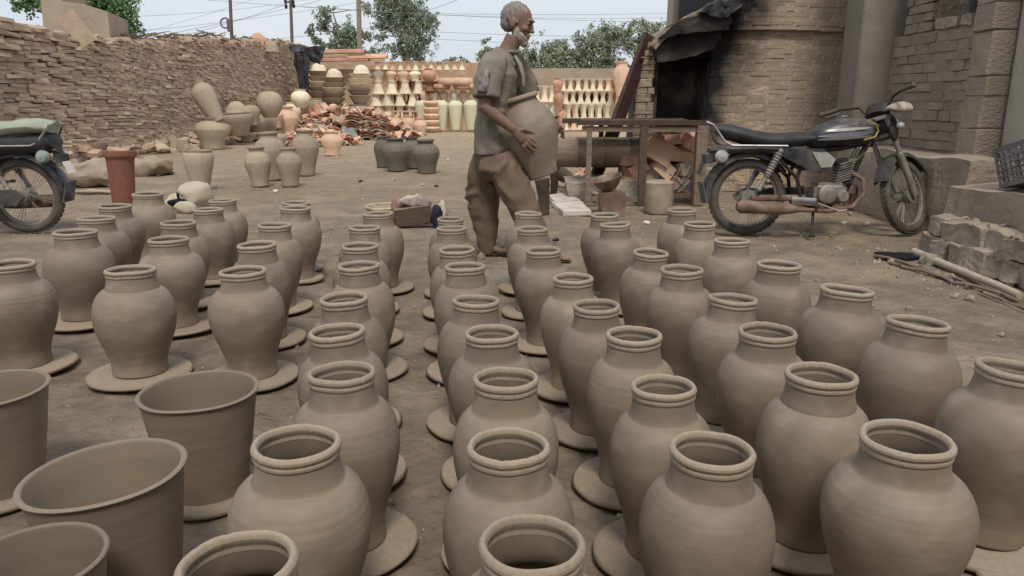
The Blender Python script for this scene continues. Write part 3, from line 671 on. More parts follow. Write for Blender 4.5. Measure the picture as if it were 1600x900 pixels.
for i in range(9): pot('bowl' if i % 2 else 'bead', 'peach', 674+random.uniform(-.6, .6), 203-5*i, 197.5-5*i, 26-.3*i, 'shallow peach saucer, %s from the bottom before the green vases' % ['first', 'second', 'third', 'fourth', 'fifth', 'sixth', 'seventh', 'eighth', 'ninth'][i], 'saucer', 'saucer', 'stacked saucers before the green vases', Y=FR-2.2, rot=(0, 0, 0))
for x, t_ in ((618, 'left'), (638, 'middle'), (657, 'right')):
    pot('jar', 'peach', x, 214, 180 if x < 650 else 184, 24 if x < 650 else 22, 'glowing peach jar behind the grey jars, %s of three' % t_, group='peach jars behind the dark grey ones', Y=24)
gr = thing('clay_grille', 'red brown clay grille standing before the bell pots', 'grille', P(635, 186, 26.5))
for i in range(6): q = MB(); q.box((-.35+.14*i, 0, .22), (.05, .08, .4)); q.build('bar', M['terra_dark'], gr, smooth=False)
for z_ in (0, .43): q = MB(); q.box((0, 0, z_), (.85, .1, .05)); q.build('rail', M['terra'], gr, smooth=False)
gr.location.z = .3
b = MB(); b.box((0, 0, .15), (.95, .4, .3)); b.noise(.03, 3); o = b.build('brick_block', M['peach'], smooth=False); o.location = (gr.location.x, 26.5, 0); tag(o, 'low peach brick block under the clay grille', 'block')
# nested basins at the far left
for xc, tops, w, nm in ((498, [150, 142, 134, 126, 118, 110], 34, 'left'), (522, [160, 152, 144, 136, 128, 120], 38, 'middle'), (563, [160, 148, 138, 130, 122, 114], 36, 'right')):
    Yb = 26.4
    pot('wide', 'clay_dry', xc, 208, tops[0]+3, w*.95, 'clay basin at the foot of the %s stack of nested basins' % nm, 'basin', 'basin', Y=Yb, rot=(0, 0, 0))
    for k, tp in enumerate(tops[:-1]):
        pot('bowl', ['clay_dry', 'clay_dry', 'pale'][k % 3] if nm != 'right' or k < 2 else 'pale', xc+random.uniform(-1, 1), tp+3, tops[k+1]+1, w*(1 if nm != 'right' else 1.15-abs(k-2.5)*.08), '%s basin in the %s stack of nested basins' % (['lowest', 'second', 'third', 'fourth', 'topmost'][k], nm), 'basin', 'basin', 'nested basins before the brick wall', Y=Yb, rot=(0, 0, 0))
    pot('dome', 'pale', xc+(2 if nm == 'right' else 0), tops[-1]+3, tops[-1]-13, w*.74, 'upturned cream bowl crowning the %s stack of basins' % nm, 'bowl', 'bowl', Y=Yb, rot=(0, 0, 0))
for i, (x, y_, w) in enumerate(((532, 84, 78), (536, 96, 82), (575, 92, 60))):
    a = P(x-w/2, y_, 28.4); b_ = P(x+w/2, y_-1, 28.4); q = MB()
    r_ = .15; prof = []
    for k in range(9): an = math.pi*k/8; prof.append(Vector((0, math.cos(an)*r_*1.4, math.sin(an)*r_)))
    for k in range(8, -1, -1): an = math.pi*k/8; prof.append(Vector((0, math.cos(an)*(r_*1.4-.04), math.sin(an)*(r_-.04))))
    q.prism(prof, a, b_); o = q.build('clay_trough', M['terra'], smooth=False)
    tag(o, 'long terracotta ridge tile, %s of the three laid on the far stacks' % ('topmost', 'lowest', 'right hand')[i], 'tile', 'terracotta ridge tiles')
q = MB(); c_ = P(548, 100, 29); q.box((c_.x, 29, c_.z/2-.1), (3.2, .5, c_.z-.2)); o = q.build('brick_pier', M['farbrick'], smooth=False); tag(o, 'long brick block carrying the ridge tiles behind the basins', 'block')

# heap of broken tiles
def shard(l, w, th, curve):
    m_ = MB(); vs = []; n = 4
    for s_ in (0, 1):
        for i in range(n+1):
            a = (i/n-.5)*curve
            r_ = w/curve
            for e in (0, 1): vs.append(Vector((math.sin(a)*(r_-s_*th), (e-.5)*l, math.cos(a)*(r_-s_*th)-r_)))
    fs = []
    k = 2*(n+1)
    for i in range(n):
        a = 2*i
        fs += [(a, a+1, a+3, a+2), (k+a, k+a+2, k+a+3, k+a+1), (a, a+2, k+a+2, k+a), (a+1, k+a+1, k+a+3, a+3)]
    fs += [(0, k, k+1, 1), (2*n, 2*n+1, k+2*n+1, k+2*n)]
    m_.add(vs, fs); return m_
sh = [shard(.34, .24, .02, 1.6), shard(.26, .2, .02, 1.2), shard(.2, .28, .022, 2.0), shard(.3, .16, .02, .6)]
heap_c = [((452, 209), 1.0, .75), ((520, 212), 1.5, .95), ((575, 214), 1.3, .85), ((612, 212), .8, .55), ((492, 226), .9, .35), ((432, 211), 1.0, .95), ((400, 214), .7, .4), ((375, 219), .5, .18)]
for m_, nm, cnt in (('terra', 'red', 800), ('peach', 'pale', 620), ('terra_dark', 'dark', 260), ('clay_dry', 'grey', 320)):
    hp = MB(); rr = random.Random(len(nm)*7+cnt)
    for i in range(cnt):
        (px, py), rad, hh = heap_c[rr.randrange(len(heap_c))]; c = G(px, py) ; c.y = min(c.y, 25.3)
        a = rr.uniform(0, 6.28); d = rad*math.sqrt(rr.random())
        p = Vector((c.x+d*math.cos(a)*1.2, c.y+d*math.sin(a), hh*(1-(d/rad)**1.3)*rr.uniform(.8, 1.05)+.05))
        s_ = sh[rr.randrange(4)]; e = Euler((rr.gauss(0, .5), rr.gauss(0, .5), rr.uniform(0, 6.28))).to_matrix(); q_ = rr.uniform(.7, 1.25)
        hp.add([e @ (Vector(v)*q_)+p for v in s_.v], s_.f)
    o = hp.build('broken_tiles', M[m_], recalc=False, smooth=False); tag(o, '%s shards in the heap of broken pottery before the stacks' % {'red': 'red terracotta', 'pale': 'pale peach', 'dark': 'dark fired', 'grey': 'greyish clay'}[nm], 'rubble', kind='stuff')
mound = MB(); vs = []; 
for (px, py), rad, hh in heap_c:
    c = G(px, py); c.y = min(c.y, 25.3); mound.ball((c.x, c.y+.1, -.1), (rad*.85, rad*.75, hh*.8))
mound.noise(.08, 2); o = mound.build('rubble_mound', M['terra']); tag(o, 'packed core of the broken pottery heap', 'rubble', kind='stuff')
# stacks of curved dark tiles
for i, (px, yb, n) in enumerate(((553, 214, 9), (574, 216, 8), (594, 217, 9))):
    g = G(px, yb+2); t = thing('tile_stack', 'stack of curved dark tiles before the heap, %s of three' % ('left', 'middle', 'right')[i], 'tiles', g, 0, 'stacks of curved dark tiles')
    for k in range(n):
        s_ = shard(.4, .42, .03, 1.5); o = s_.build('tile', M['terra_dark' if k % 3 else 'clay_dry'], t, smooth=False); o.location = (random.uniform(-.03, .03), 0, .1+.075*k); o.rotation_euler = (0, random.gauss(0, .06), random.gauss(0, .1))
o = sheet([G(535, 212)+Vector((0, 0, .5)), G(552, 212)+Vector((0, 0, .45)), G(562, 226), G(538, 228)], 8, 8, .08, 6, .01, 2).build('green_rag', M['lamp_green']); tag(o, 'pale green rag lying against the broken pots', 'rag')
# straw litter before the tall vases
rr = random.Random(21); q = MB()
for i in range(2600):
    x = rr.uniform(-5.5, 2.5); y = rr.uniform(14, 28.5); a = rr.uniform(0, 3.14); l_ = rr.uniform(.04, .16)
    if rr.random() > .35 and (y < 19): continue
    d = Vector((math.cos(a), math.sin(a), 0))*l_/2; n_ = Vector((-d.y, d.x, 0)).normalized()*.006; c = Vector((x, y, .008+rr.random()*.012))
    q.add([c-d-n_, c+d-n_, c+d+n_, c-d+n_, c-d-n_+Vector((0, 0, .006)), c+d-n_+Vector((0, 0, .006)), c+d+n_+Vector((0, 0, .006)), c-d+n_+Vector((0, 0, .006))],
          [(4, 5, 6, 7), (0, 1, 5, 4), (2, 3, 7, 6), (1, 2, 6, 5), (3, 0, 4, 7)])
tag(q.build('straw_litter', M['straw'], smooth=False, recalc=False), 'loose straw scattered over the far part of the yard', 'straw', kind='stuff')

# ------------------------------------------------------------------ pebbles, clods and scraps on the earth
def pebbles(name, n, fx, size, seed, m='pebble'):
    rr = random.Random(seed); q = MB()
    base = bmesh.new(); bmesh.ops.create_icosphere(base, subdivisions=1, radius=1)
    bv = [v.co.copy() for v in base.verts]; bf = [tuple(v.index for v in f.verts) for f in base.faces]; base.free()
    for i in range(n):
        x, y = fx(rr); s_ = size*rr.lognormvariate(0, .55); e = Euler((rr.uniform(0, 3), rr.uniform(0, 3), rr.uniform(0, 3))).to_matrix()
        c = Vector((x, y, ground_z(x, y)+s_*.25)); sx, sy = rr.uniform(.7, 1.4), rr.uniform(.7, 1.3)
        q.add([(e @ Vector((v.x*sx, v.y*sy, v.z*.7)))*s_*(1+.25*noise.noise(v*2+c))+c for v in bv], bf)
    return tag(q.build(name, M[m], smooth=False, recalc=False), 'small clods and pebbles strewn over the earth', 'pebbles', kind='stuff')
pebbles('crumbs', 1500, lambda r: (r.uniform(-3.2, 3.0), r.uniform(.8, 6.5)), .0045, 11, 'bat')
pebbles('crumbs', 260, lambda r: (r.uniform(-3.2, 3.0), r.uniform(.8, 6.5)), .0095, 12, 'bat')
rr = random.Random(33); q = MB()
for i in range(700):
    x, y = rr.uniform(-3.4, 3.2), rr.uniform(.8, 8); d = Vector((rr.gauss(0, 1), rr.gauss(0, 1), 0)).normalized()*rr.uniform(.01, .04); c = Vector((x, y, ground_z(x, y)+.004))
    q.loft([c-d, c+Vector((0, 0, .002)), c+d], [.0012]*3, seg=3)
tag(q.build('straw_bits', M['straw'], smooth=False, recalc=False), 'thin bits of straw trodden into the earth between the jars', 'straw', kind='stuff')
pebbles('pebbles', 2200, lambda r: (r.uniform(-3.2, 3.0), r.uniform(.8, 6.5)), .0028, 1)
pebbles('pebbles', 900, lambda r: (r.uniform(-7, 5), r.uniform(5, 14)), .0065, 2)
pebbles('pebbles', 600, lambda r: (r.uniform(-7.4, 6), r.uniform(13, 29)), .013, 3)
pebbles('clods', 90, lambda r: (r.uniform(2.35, 2.9), r.uniform(3.9, 5.4)), .009, 4, 'stone')
pebbles('clods', 130, lambda r: (r.uniform(1.4, 3.3), r.uniform(6.9, 8.7)), .012, 5, 'stone')

# ------------------------------------------------------------------ kiln (right background)
KY = 9.0
kz = P(1110, 190, KY)
kiln = thing('brick_kiln', 'tall mud brick kiln with a soot blackened firing mouth and sloping hood', 'kiln', (3.0, KY, 0))
kinv = Matrix.Translation((-3.0, -KY, 0))
def kp(mb, name, m, smooth=False):
    o = mb.build(name, M[m], kiln, smooth=smooth); o.matrix_local = kinv; return o
XL, XR, XE = P(1018, 140, KY).x, P(1112, 140, KY).x, 4.3
ZT = P(1060, 92, KY).z
b = MB()
b.box(((XR+XE)/2+.0, KY+1.053, 1.75), (XE-XR-.02, 2.09, 3.5))
b.box(((XL+XR)/2+.06, KY+.55, ZT+.16), (XR-XL-.1, .9, .28))     # over the mouth
kiln_core = kp(b, 'core', 'kmortar')
b = MB()       # inside of the firing mouth
b.box(((XL+XR)/2, KY+.72, ZT/2), (XR-XL+.1, .1, ZT+.1)); b.box((XL+.03, KY+.38, ZT/2), (.1, .6, ZT)); b.box((XR+.0, KY+.36, ZT/2), (.08, .6, ZT-.02))
kp(b, 'firing_mouth', 'soot2')
items = []; rr = random.Random(31)
z = 0.03; row = 0
kiln_soot = []
def kbrick(cx, cy, cz, L_, hh, dep, rot, lst): lst.append((kinv @ MX((cx, cy, cz), rot, (L_, dep, hh)), 1))
while z < 3.4:
    hh = rr.uniform(.046, .058); x = XR-.03; first = True
    prot = .0
    if 1.80 < z < 1.90: prot = .07
    while x < XE-.05:
        L_ = rr.uniform(.1, .25) if first else rr.uniform(.2, .27)
        first = False
        zz = z+hh/2+.015*math.sin(x*2.2+z)
        if rr.random() > .008 or x < XR+.1: kbrick(x+L_/2, KY+.072-prot+rr.uniform(-.004, .004)-.012*noise.noise(Vector((x*1.4, z*1.6, 7))), zz, L_*1.03, hh*1.1, .14, (rr.gauss(0, .01), rr.gauss(0, .006), rr.gauss(0, .012)), items)
        x += L_
    z += hh; row += 1
def soot_near(n, l, t, col, b):
    # smoke stain licking out of the mouth, strongest along its edge
    ge = n.nodes.new('ShaderNodeNewGeometry'); sep = n.nodes.new('ShaderNodeSeparateXYZ'); l(ge.outputs['Position'], sep.inputs[0])
    nz = n.nodes.new('ShaderNodeTexNoise'); nz.inputs['Scale'].default_value = 3; nz.inputs['Detail'].default_value = 4; l(ge.outputs['Position'], nz.inputs['Vector'])
    a = n.nodes.new('ShaderNodeMath'); a.operation = 'MULTIPLY_ADD'; l(nz.outputs[0], a.inputs[0]); a.inputs[1].default_value = .7; l(sep.outputs[0], a.inputs[2])
    z_ = n.nodes.new('ShaderNodeMath'); z_.operation = 'MULTIPLY_ADD'; l(sep.outputs[2], z_.inputs[0]); z_.inputs[1].default_value = -.32; l(a.outputs[0], z_.inputs[2])
    mr = n.nodes.new('ShaderNodeMapRange'); l(z_.outputs[0], mr.inputs[0]); mr.inputs[1].default_value = XR+.02; mr.inputs[2].default_value = XR+.46; mr.inputs[3].default_value = 1; mr.inputs[4].default_value = 0
    m1 = n.nodes.new('ShaderNodeMix'); m1.data_type = 'RGBA'; l(mr.outputs[0], m1.inputs[0]); l(col, m1.inputs[6]); m1.inputs[7].default_value = (.028, .024, .023, 1)
    return m1.outputs[2]
M['kilnbrick'] = mat('mud_smeared_kiln_brick', (.5, .4, .3), (.43, .335, .245), 4, .95, .8, 22, .05, c3=(.37, .28, .2), s3=2.4, bdist=.02, extra=soot_near)
kv = brick_variants(M['kilnbrick'], 6, .09, .03)
kiln_core.data.materials[0] = mat('kiln_mud_sooted', (.45, .355, .265), (.38, .295, .215), 5, .95, .8, 20, bdist=.03, extra=soot_near)
for i, (m_, s_) in enumerate(items): items[i] = (m_, 3-abs(m_.translation.z-1.4))
lay(kiln, items, kv, M['kilnbrick'])
# left jamb of rough bricks, leaning
jl = []; z = 0
pts_l = [(985, 205), (992, 160), (1000, 120), (1008, 85), (1016, 70)]
jw = MB()
poly = [P(984, 205, KY), P(990, 165, KY), P(997, 120, KY), P(1006, 84, KY), P(1018, 76, KY), P(1022, 100, KY), P(1021, 205, KY)]
poly[0].z = poly[-1].z = 0; poly[0].x = poly[1].x-.06
jw.prism(poly, (0, .03, 0), (0, .35, 0)); kp(jw, 'jamb', 'soot2')
js = []
zz = .02
while zz < ZT+.12:
    hh = rr.uniform(.06, .1); f = zz/(ZT+.12)
    xl = poly[1].x*(1-f)+poly[3].x*f if True else 0
    xr = XL+.0
    x = xl-.03
    while x < xr-.04:
        w_ = min(rr.uniform(.1, .2), xr-x+.02)
        js.append((kinv @ MX((x+w_/2, KY+.0+rr.uniform(-.012, .01), zz+hh/2), (rr.gauss(0, .02), rr.gauss(0, .03), rr.gauss(0, .03)), (w_*1.04, .16, hh*1.05)), 1)); x += w_
    zz += hh
M['jambbrick'] = mat('dusty_jamb_brick', (.36, .29, .21), (.27, .215, .15), 7, .95, .5, 24, .2, c3=(.05, .042, .036), s3=3, pos3=(.5, .7))
lay(kiln, js, brick_variants(M['jambbrick'], 4, .1, .05), M['jambbrick'])
# sloping hood of sooty slabs
def slab(px_pts, y0, y1, name, m, amp=.03, seed=1):
    q = MB(); q.prism([P(x, y, KY) for x, y in px_pts], (0, y0, 0), (0, y1, 0))
    bm = bmesh.new(); me = q.mesh('t', False); bm.from_mesh(me); bmesh.ops.triangulate(bm, faces=bm.faces); bmesh.ops.subdivide_edges(bm, edges=bm.edges, cuts=3, use_grid_fill=True)
    q2 = MB(); q2.v = [tuple(v.co) for v in bm.verts]; q2.f = [tuple(v.index for v in f.verts) for f in bm.faces]; bm.free(); bpy.data.meshes.remove(me)
    q2.noise(amp, 5, seed); q2.noise(amp*.5, 14, seed+1); return kp(q2, name, m)
slab([(1014, 74), (1030, 56), (1060, 46), (1100, 42), (1128, 44), (1124, 66), (1108, 80), (1060, 90), (1022, 96)], -.14, .5, 'lintel', 'soot', .05, 2)
slab([(1022, 62), (1060, 34), (1104, 22), (1130, 30), (1128, 50), (1060, 56)], -.3, .6, 'hood_slab', 'soot', .05, 5)
slab([(1012, 74), (1030, 54), (1062, 32), (1092, 18), (1098, 26), (1062, 42), (1032, 64), (1020, 80)], -.22, .9, 'hood_edge', 'jambbrick', .035, 7)
slab([(1086, 24), (1100, 12), (1116, 6), (1138, -8), (1162, -16), (1152, 6), (1140, 22), (1122, 34), (1100, 32)], -.4, .3, 'tar_sheet', 'tarp', .06, 9)
slab([(1098, 32), (1134, 12), (1142, 18), (1120, 46), (1106, 44)], -.2, .3, 'hood_slab', 'soot2', .05, 11)
b = MB(); a0, a1 = P(1050, 40, 11.4), P(1101, 40, 11.4); b.box(((a0.x+a1.x)/2, 11.6, 1.8), (a1.x-a0.x, .4, 3.7)); o = b.build('chimney_post', M['plaster'], smooth=False); tag(o, 'square mud plastered post rising behind the kiln hood', 'post')

# leaning iron beams
bt = thing('leaning_beams', 'bundle of dark red brown beams leaning on the kiln edge', 'beams', P(905, 290, 8.7))
bt.location.z = 0
for i, (xb, xt, dy) in enumerate(((915, 1010, 0), (920, 1015, .07), (925, 1019, .14))):
    a = P(xb, 292, 8.45+dy) - bt.location; c_ = P(xt, 52+i*3, 8.9+dy) - bt.location; a.z = 0.0
    q = MB(); d = (c_-a).normalized(); q.loft([a, a.lerp(c_, .5)+Vector((.01*i, 0, .01)), c_], [(.03, .036)]*3, seg=4); q.build('beam', M['beam'], bt, smooth=False)
q = MB(); m0 = P(1003, 91, 8.95)-bt.location; q.torus(m0, .1, .012, 'Z', 16, 6); q.build('tie', M['rust'], bt)

# ------------------------------------------------------------------ right: concrete pillar, brick wall, piers
b = MB(); X0, X1 = 3.5, 4.05
b.box(((X0+X1)/2, 8.1, 1.9), (X1-X0, .42, 3.9))
bm = bmesh.new(); me = b.mesh('t', False); bm.from_mesh(me); bmesh.ops.bevel(bm, geom=list(bm.edges), offset=.012, segments=2, affect='EDGES')
me2 = bpy.data.meshes.new('concrete_pillar'); bm.to_mesh(me2); bm.free(); me2.materials.append(M['concrete'])
o = link('concrete_pillar', me2); tag(o, 'square cast concrete pillar between the kiln and the brick wall', 'pillar')
rw = thing('brick_wall', 'dusty grey brick wall running back to the concrete pillar on the right', 'wall', (3.8, 7.2, 0))
rinv = Matrix.Translation((-3.8, -7.2, 0))
def rp_(mb, name, m): o = mb.build(name, M[m], rw, smooth=False); o.matrix_local = rinv; return o
WH = 1.66
b = MB(); b.box((3.98, 7.17, WH/2), (.3, 1.46, WH)); b.box((4.0, 7.43, WH+.8), (.26, .5, 1.6)); rp_(b, 'core', 'mortar')
items = []; rr = random.Random(41)
def rbricks(y0, y1, z0, z1, proud=0):
    z = z0; row = 0
    while z < z1-.03:
        hh = rr.uniform(.07, .088); y = y0-(.1 if row % 2 else 0)
        while y < y1-.03:
            L_ = rr.uniform(.19, .25); a_ = max(y, y0); e_ = min(y+L_, y1)
            if e_-a_ > .05 and rr.random() > .035: items.append((rinv @ MX((3.88-proud+rr.uniform(-.012, .01), (a_+e_)/2, z+hh/2), (rr.gauss(0, .015), rr.gauss(0, .02), rr.gauss(0, .02)), (.12, (e_-a_)*1.0, hh*1.02)), 1))
            y += L_
        z += hh+.006; row += 1
rbricks(6.46, 7.88, .02, WH); rbricks(7.2, 7.66, WH+.005, 3.2)
lay(rw, items, brick_variants(M['greybrick'], 6, .07, .045), M['greybrick'])
b = MB(); b.box((4.9, 7.0, 1.8), (.1, 3.2, 3.6)); b.box((4.35, 8.3, 1.8), (1.0, .1, 3.6)); o = b.build('inner_wall', M['dark_in'], smooth=False); tag(o, 'plain wall of the room, coloured dark for its gloom, seen through the window opening', 'wall')
pr = thing('brick_pier', 'cracked brick pier with a pale plastered edge at the window', 'pier', (3.9, 6.3, 0))
b = MB(); b.box((.1, .0, 1.8), (.42, .2, 3.6)); o = b.build('core', M['mortar'], pr, smooth=False)
items = []; z = 0
while z < 3.4:
    hh = rr.uniform(.14, .42)
    items.append((MX((.1+rr.uniform(-.008, .008), .0+rr.uniform(-.008, .008), z+hh/2), (rr.gauss(0, .008), rr.gauss(0, .008), rr.gauss(0, .012)), (.47, .27, hh*1.02)), 1))
    z += hh
lay(pr, items, brick_variants(M['pierplaster'], 4, .04, .02), M['pierplaster'])
b = MB(); b.box((4.22, 5.35, 1.8), (.56, 1.56, 3.6)); bmn = b.build('concrete_column', M['concrete_light'], smooth=False); tag(bmn, 'pale concrete column at the right edge of the picture', 'column')
b = MB(); b.box((4.75, -.9, 1.2), (.4, 5.4, 2.4)); o = b.build('added_side_wall', M['plaster'], smooth=False); tag(o, 'unseen mud plastered wall added beyond the right edge to dim the right side', 'wall')  # unseen wall, added to darken the right side of the yard
b = MB(); q0 = 7.0
b.loft([(3.95, 7.75, 1.66), (3.93, 7.72, 1.85), (3.93, 7.68, 2.1), (3.95, 7.62, 2.6)], [.035, .05, .11, .16], seg=10); b.noise(.05, 5)
o = b.build('black_cloth', M['tarp']); tag(o, 'black cloth bundle hanging in the corner beside the pillar above the wall', 'cloth')
for i, y_ in enumerate((6.62, 6.85, 7.02)):
    b = MB(); b.box((0, 0, .045), (.12, .16, .09)); b.noise(.02, 8, i); o = b.build('loose_stone', M['stone'], smooth=False); o.location = (3.86, y_, WH+.004); tag(o, 'loose stone on the window sill, %s of three' % ('nearest', 'middle', 'farthest')[i], 'stone', 'stones on the window sill')

# low concrete bench at the wall foot and raised platform
def rough_box(c, size, amp, sc, seed, cuts=7):
    bm = bmesh.new(); bmesh.ops.create_cube(bm, size=1)
    bmesh.ops.subdivide_edges(bm, edges=bm.edges, cuts=cuts, use_grid_fill=True)
    q = MB(); q.v = [(v.co.x*size[0]+c[0], v.co.y*size[1]+c[1], v.co.z*size[2]+c[2]) for v in bm.verts]; q.f = [tuple(v.index for v in f.verts) for f in bm.faces]; bm.free()
    return q.noise(amp, sc, seed)
o = rough_box((3.6, 6.75, .29), (.42, 2.3, .62), .045, 3, 3, 24).build('concrete_bench', M['pierplaster'], smooth=False); tag(o, 'low rough concrete bench along the foot of the brick wall', 'bench')
o = rough_box((3.87, 4.0, .22), (1.5, 2.8, .5), .045, 3.5, 5, 26).build('concrete_platform', M['pierplaster'], smooth=False); tag(o, 'raised concrete platform at the right edge behind the rubble stones', 'platform')
rr = random.Random(51)
rs = thing('rubble_footing', 'rough stone footing in two courses before the raised platform', 'footing', (3.08, 4.35, 0))
o = rough_box((.02, -.03, .12), (.33, 1.5, .27), .03, 5, 8, 20).build('core', M['pierplaster'], rs, smooth=False)
y = 3.75
for course, (z0, hh0) in enumerate(((.0, .135), (.13, .125))):
    y = 3.7+course*.07
    while y < 5.2:
        L_ = rr.uniform(.13, .24); hh = hh0*rr.uniform(.9, 1.05)
        q = rough_box((0, 0, 0), (.19, L_*1.08, hh*1.06), .034, 6, rr.uniform(0, 90), 3)
        o = q.build('stone', M['stone'], rs, smooth=False); o.location = (-.11+rr.uniform(-.03, .02)+course*.04, y+L_/2-4.5, z0+hh/2); o.rotation_euler = (rr.gauss(0, .06), rr.gauss(0, .08), rr.gauss(0, .1)); y += L_
for k in range(40):
    s_ = rr.uniform(.012, .032); q = rough_box((0, 0, 0), (s_*1.3, s_*1.5, s_), s_*.25, 12, k, 2); o = q.build('crumb', M['stone'], rs, smooth=False)
    o.location = (rr.uniform(-.14, .1), rr.uniform(-.8, .7), (.258+s_*.3)); o.rotation_euler = (rr.uniform(0, 3), rr.uniform(0, 3), 0)
# crate on the platform
ct = thing('plastic_crate', 'dusty dark plastic crate tipped on the concrete platform', 'crate', (3.55, 4.95, .475), R(14))
cw, cd, chh = .5, .34, .27
for (nm, cx, cy, w_, axis) in (('side_panel', 0, -cd/2, cw, 'x'), ('side_panel', 0, cd/2, cw, 'x'), ('end_panel', -cw/2, 0, cd, 'y'), ('end_panel', cw/2, 0, cd, 'y')):
    q = MB()
    def bx(u, z_, su, sz_):
        if axis == 'x': q.box((cx+u, cy, z_), (su, .012, sz_))
        else: q.box((cx, cy+u, z_), (.012, su, sz_))
    bx(0, chh-.015, w_, .03); bx(0, .015, w_, .03)
    n = int(w_/.045)
    for i in range(n+1): bx(-w_/2+.01+(w_-.02)*i/n, chh/2, .012, chh-.06)
    for z_ in (.07, .11, .15, .19): bx(0, z_+.002, w_-.03, .009)
    q.build(nm, M['crate'], ct, smooth=False)
q = MB(); q.loft([(-.09, -cd/2-.012, .17), (-.08, -cd/2-.02, .215), (.08, -cd/2-.02, .215), (.09, -cd/2-.012, .17), (-.09, -cd/2-.012, .17)], [.014]*5, seg=8); q.build('handle', M['black'], ct)
q = MB(); q.box((0, 0, .006), (cw, cd, .012)); q.build('base', M['crate'], ct)
ct.rotation_euler = (R(0), R(0), R(24)); ct.rotation_euler.x = R(-22); ct.location.z = .53
ct.rotation_euler = (R(-20), 0, R(20))
# poles, sticks, a black patch standing in for a dark hole in the ground
def stick(p0, p1, r, m, label, name='pole', cat='pole', n=7, j=.01, group=None):
    q = MB(); pts = []; rr_ = random.Random(int(abs(p0.x)*1000))
    for i in range(n):
        f = i/(n-1); p = p0.lerp(p1, f); pts.append(p+Vector((rr_.uniform(-j, j), rr_.uniform(-j, j), rr_.uniform(-j, j)*.3)))
    q.loft(pts, [r*(1-.25*i/(n-1)) for i in range(n)], seg=10); o = q.build(name, M[m]); return tag(o, label, cat, group)
stick(G(1425, 400)+Vector((0, 0, .03)), G(1594, 470)+Vector((0, 0, .03)), .027, 'wood_pale', 'thick pale wooden pole lying before the rubble footing')
stick(G(1372, 402)+Vector((0, 0, .012)), G(1500, 440)+Vector((0, 0, .012)), .011, 'wood', 'thin bent stick lying left of the thick pole', 'stick', 'stick', j=.02)
stick(G(1440, 420)+Vector((0, 0, .012)), G(1604, 486)+Vector((0, 0, .012)), .010, 'wood', 'thin stick lying in front of the thick pole', 'stick', 'stick', j=.02)
stick(G(1390, 412)+Vector((0, 0, .012)), G(1560, 462)+Vector((0, 0, .012)), .012, 'wood', 'crooked stick between the thick pole and the thin one', 'stick', 'stick', j=.03)
o = rough_box((0, 0, .012), (.24, .17, .022), .014, 9, 2, 5).build('hole_black', M['blackhole']); o.location = G(1402, 403); tag(o, 'flat black patch standing in for a dark hole at the end of the wooden pole', 'rag')
stick(G(1400, 300)+Vector((.2, .9, .1)), G(1330, 300)+Vector((-.1, .9, .08)), .03, 'wood_dark', 'dark stick behind the motorcycle front wheel', 'stick', 'stick')
for k in range(9):
    q = rough_box((0, 0, .035), (.24, .12, .075), .008, 9, k, 2); o = q.build('loose_brick', M['rust'], smooth=False)
    o.location = (2.9+.26*(k % 3)+.05*(k//3), 7.45, .078*(k//3)); o.rotation_euler = (0, 0, random.gauss(0, .06)); tag(o, 'reddish brick behind the motorcycle engine, %s of the %s course' % (('left', 'middle', 'right')[k % 3], ('bottom', 'middle', 'top')[k//3]), 'brick', 'low brick pile, %s course' % ('bottom', 'middle', 'top')[k//3])

# ------------------------------------------------------------------ timber cage with its contents
CY = 7.75
zt = P(1000, 193, CY).z
cage = thing('timber_cage', 'open timber frame table with dusty posts beside the motorcycle', 'frame', (1.4, CY, 0))
def cg(px, Y, nm='post', w=.06, m='wood'):
    x = P(px, 250, Y).x; q = MB(); q.box((x-1.4, Y-CY, zt/2-.01), (w, w, zt-.02)); q.noise(.006, 5, px); return q.build(nm, M[m], cage, smooth=False)
cg(920, CY, w=.05); cg(1004, CY, w=.075, m='wood_dark'); cg(1094, CY, w=.11)
cg(938, CY+.85, w=.05, m='wood_dark'); cg(1085, CY+.85, w=.06, m='wood_dark')
xa, xb = P(902, 193, CY).x-1.4, P(1112, 193, CY).x-1.4
q = MB(); q.box(((xa+xb)/2, 0, zt+.005), (xb-xa, .09, .05)); q.noise(.012, 4, 3); q.build('rail', M['wood_dark'], cage, smooth=False)
q = MB(); q.box(((xa+xb)/2-.1, .86, zt+.005), (xb-xa, .07, .05)); q.noise(.012, 4, 5); q.build('rail', M['wood_dark'], cage, smooth=False)
q = MB(); q.box(((xa+xb)/2, .0, zt-.055), (xb-xa-.1, .05, .05)); q.noise(.01, 4, 6); q.build('rail', M['wood'], cage, smooth=False)
for k in range(4):
    q = MB(); q.box(((xa+xb)/2-.06+.02*k, .13+.2*k, zt+.012), (xb-xa-.16-.03*k, .15, .022)); q.noise(.012, 3, k+10); q.build('plank', M['wood_dark' if k % 2 else 'wood'], cage, smooth=False)
q = MB(); q.box((P(965, 312, CY).x-1.4, 0, .06), (.55, .04, .05)); q.build('rail', M['wood'], cage, smooth=False)
q = MB(); q.box((P(1045, 312, CY).x-1.4, .03, .09), (.56, .04, .045)); q.build('rail', M['wood_dark'], cage, smooth=False)
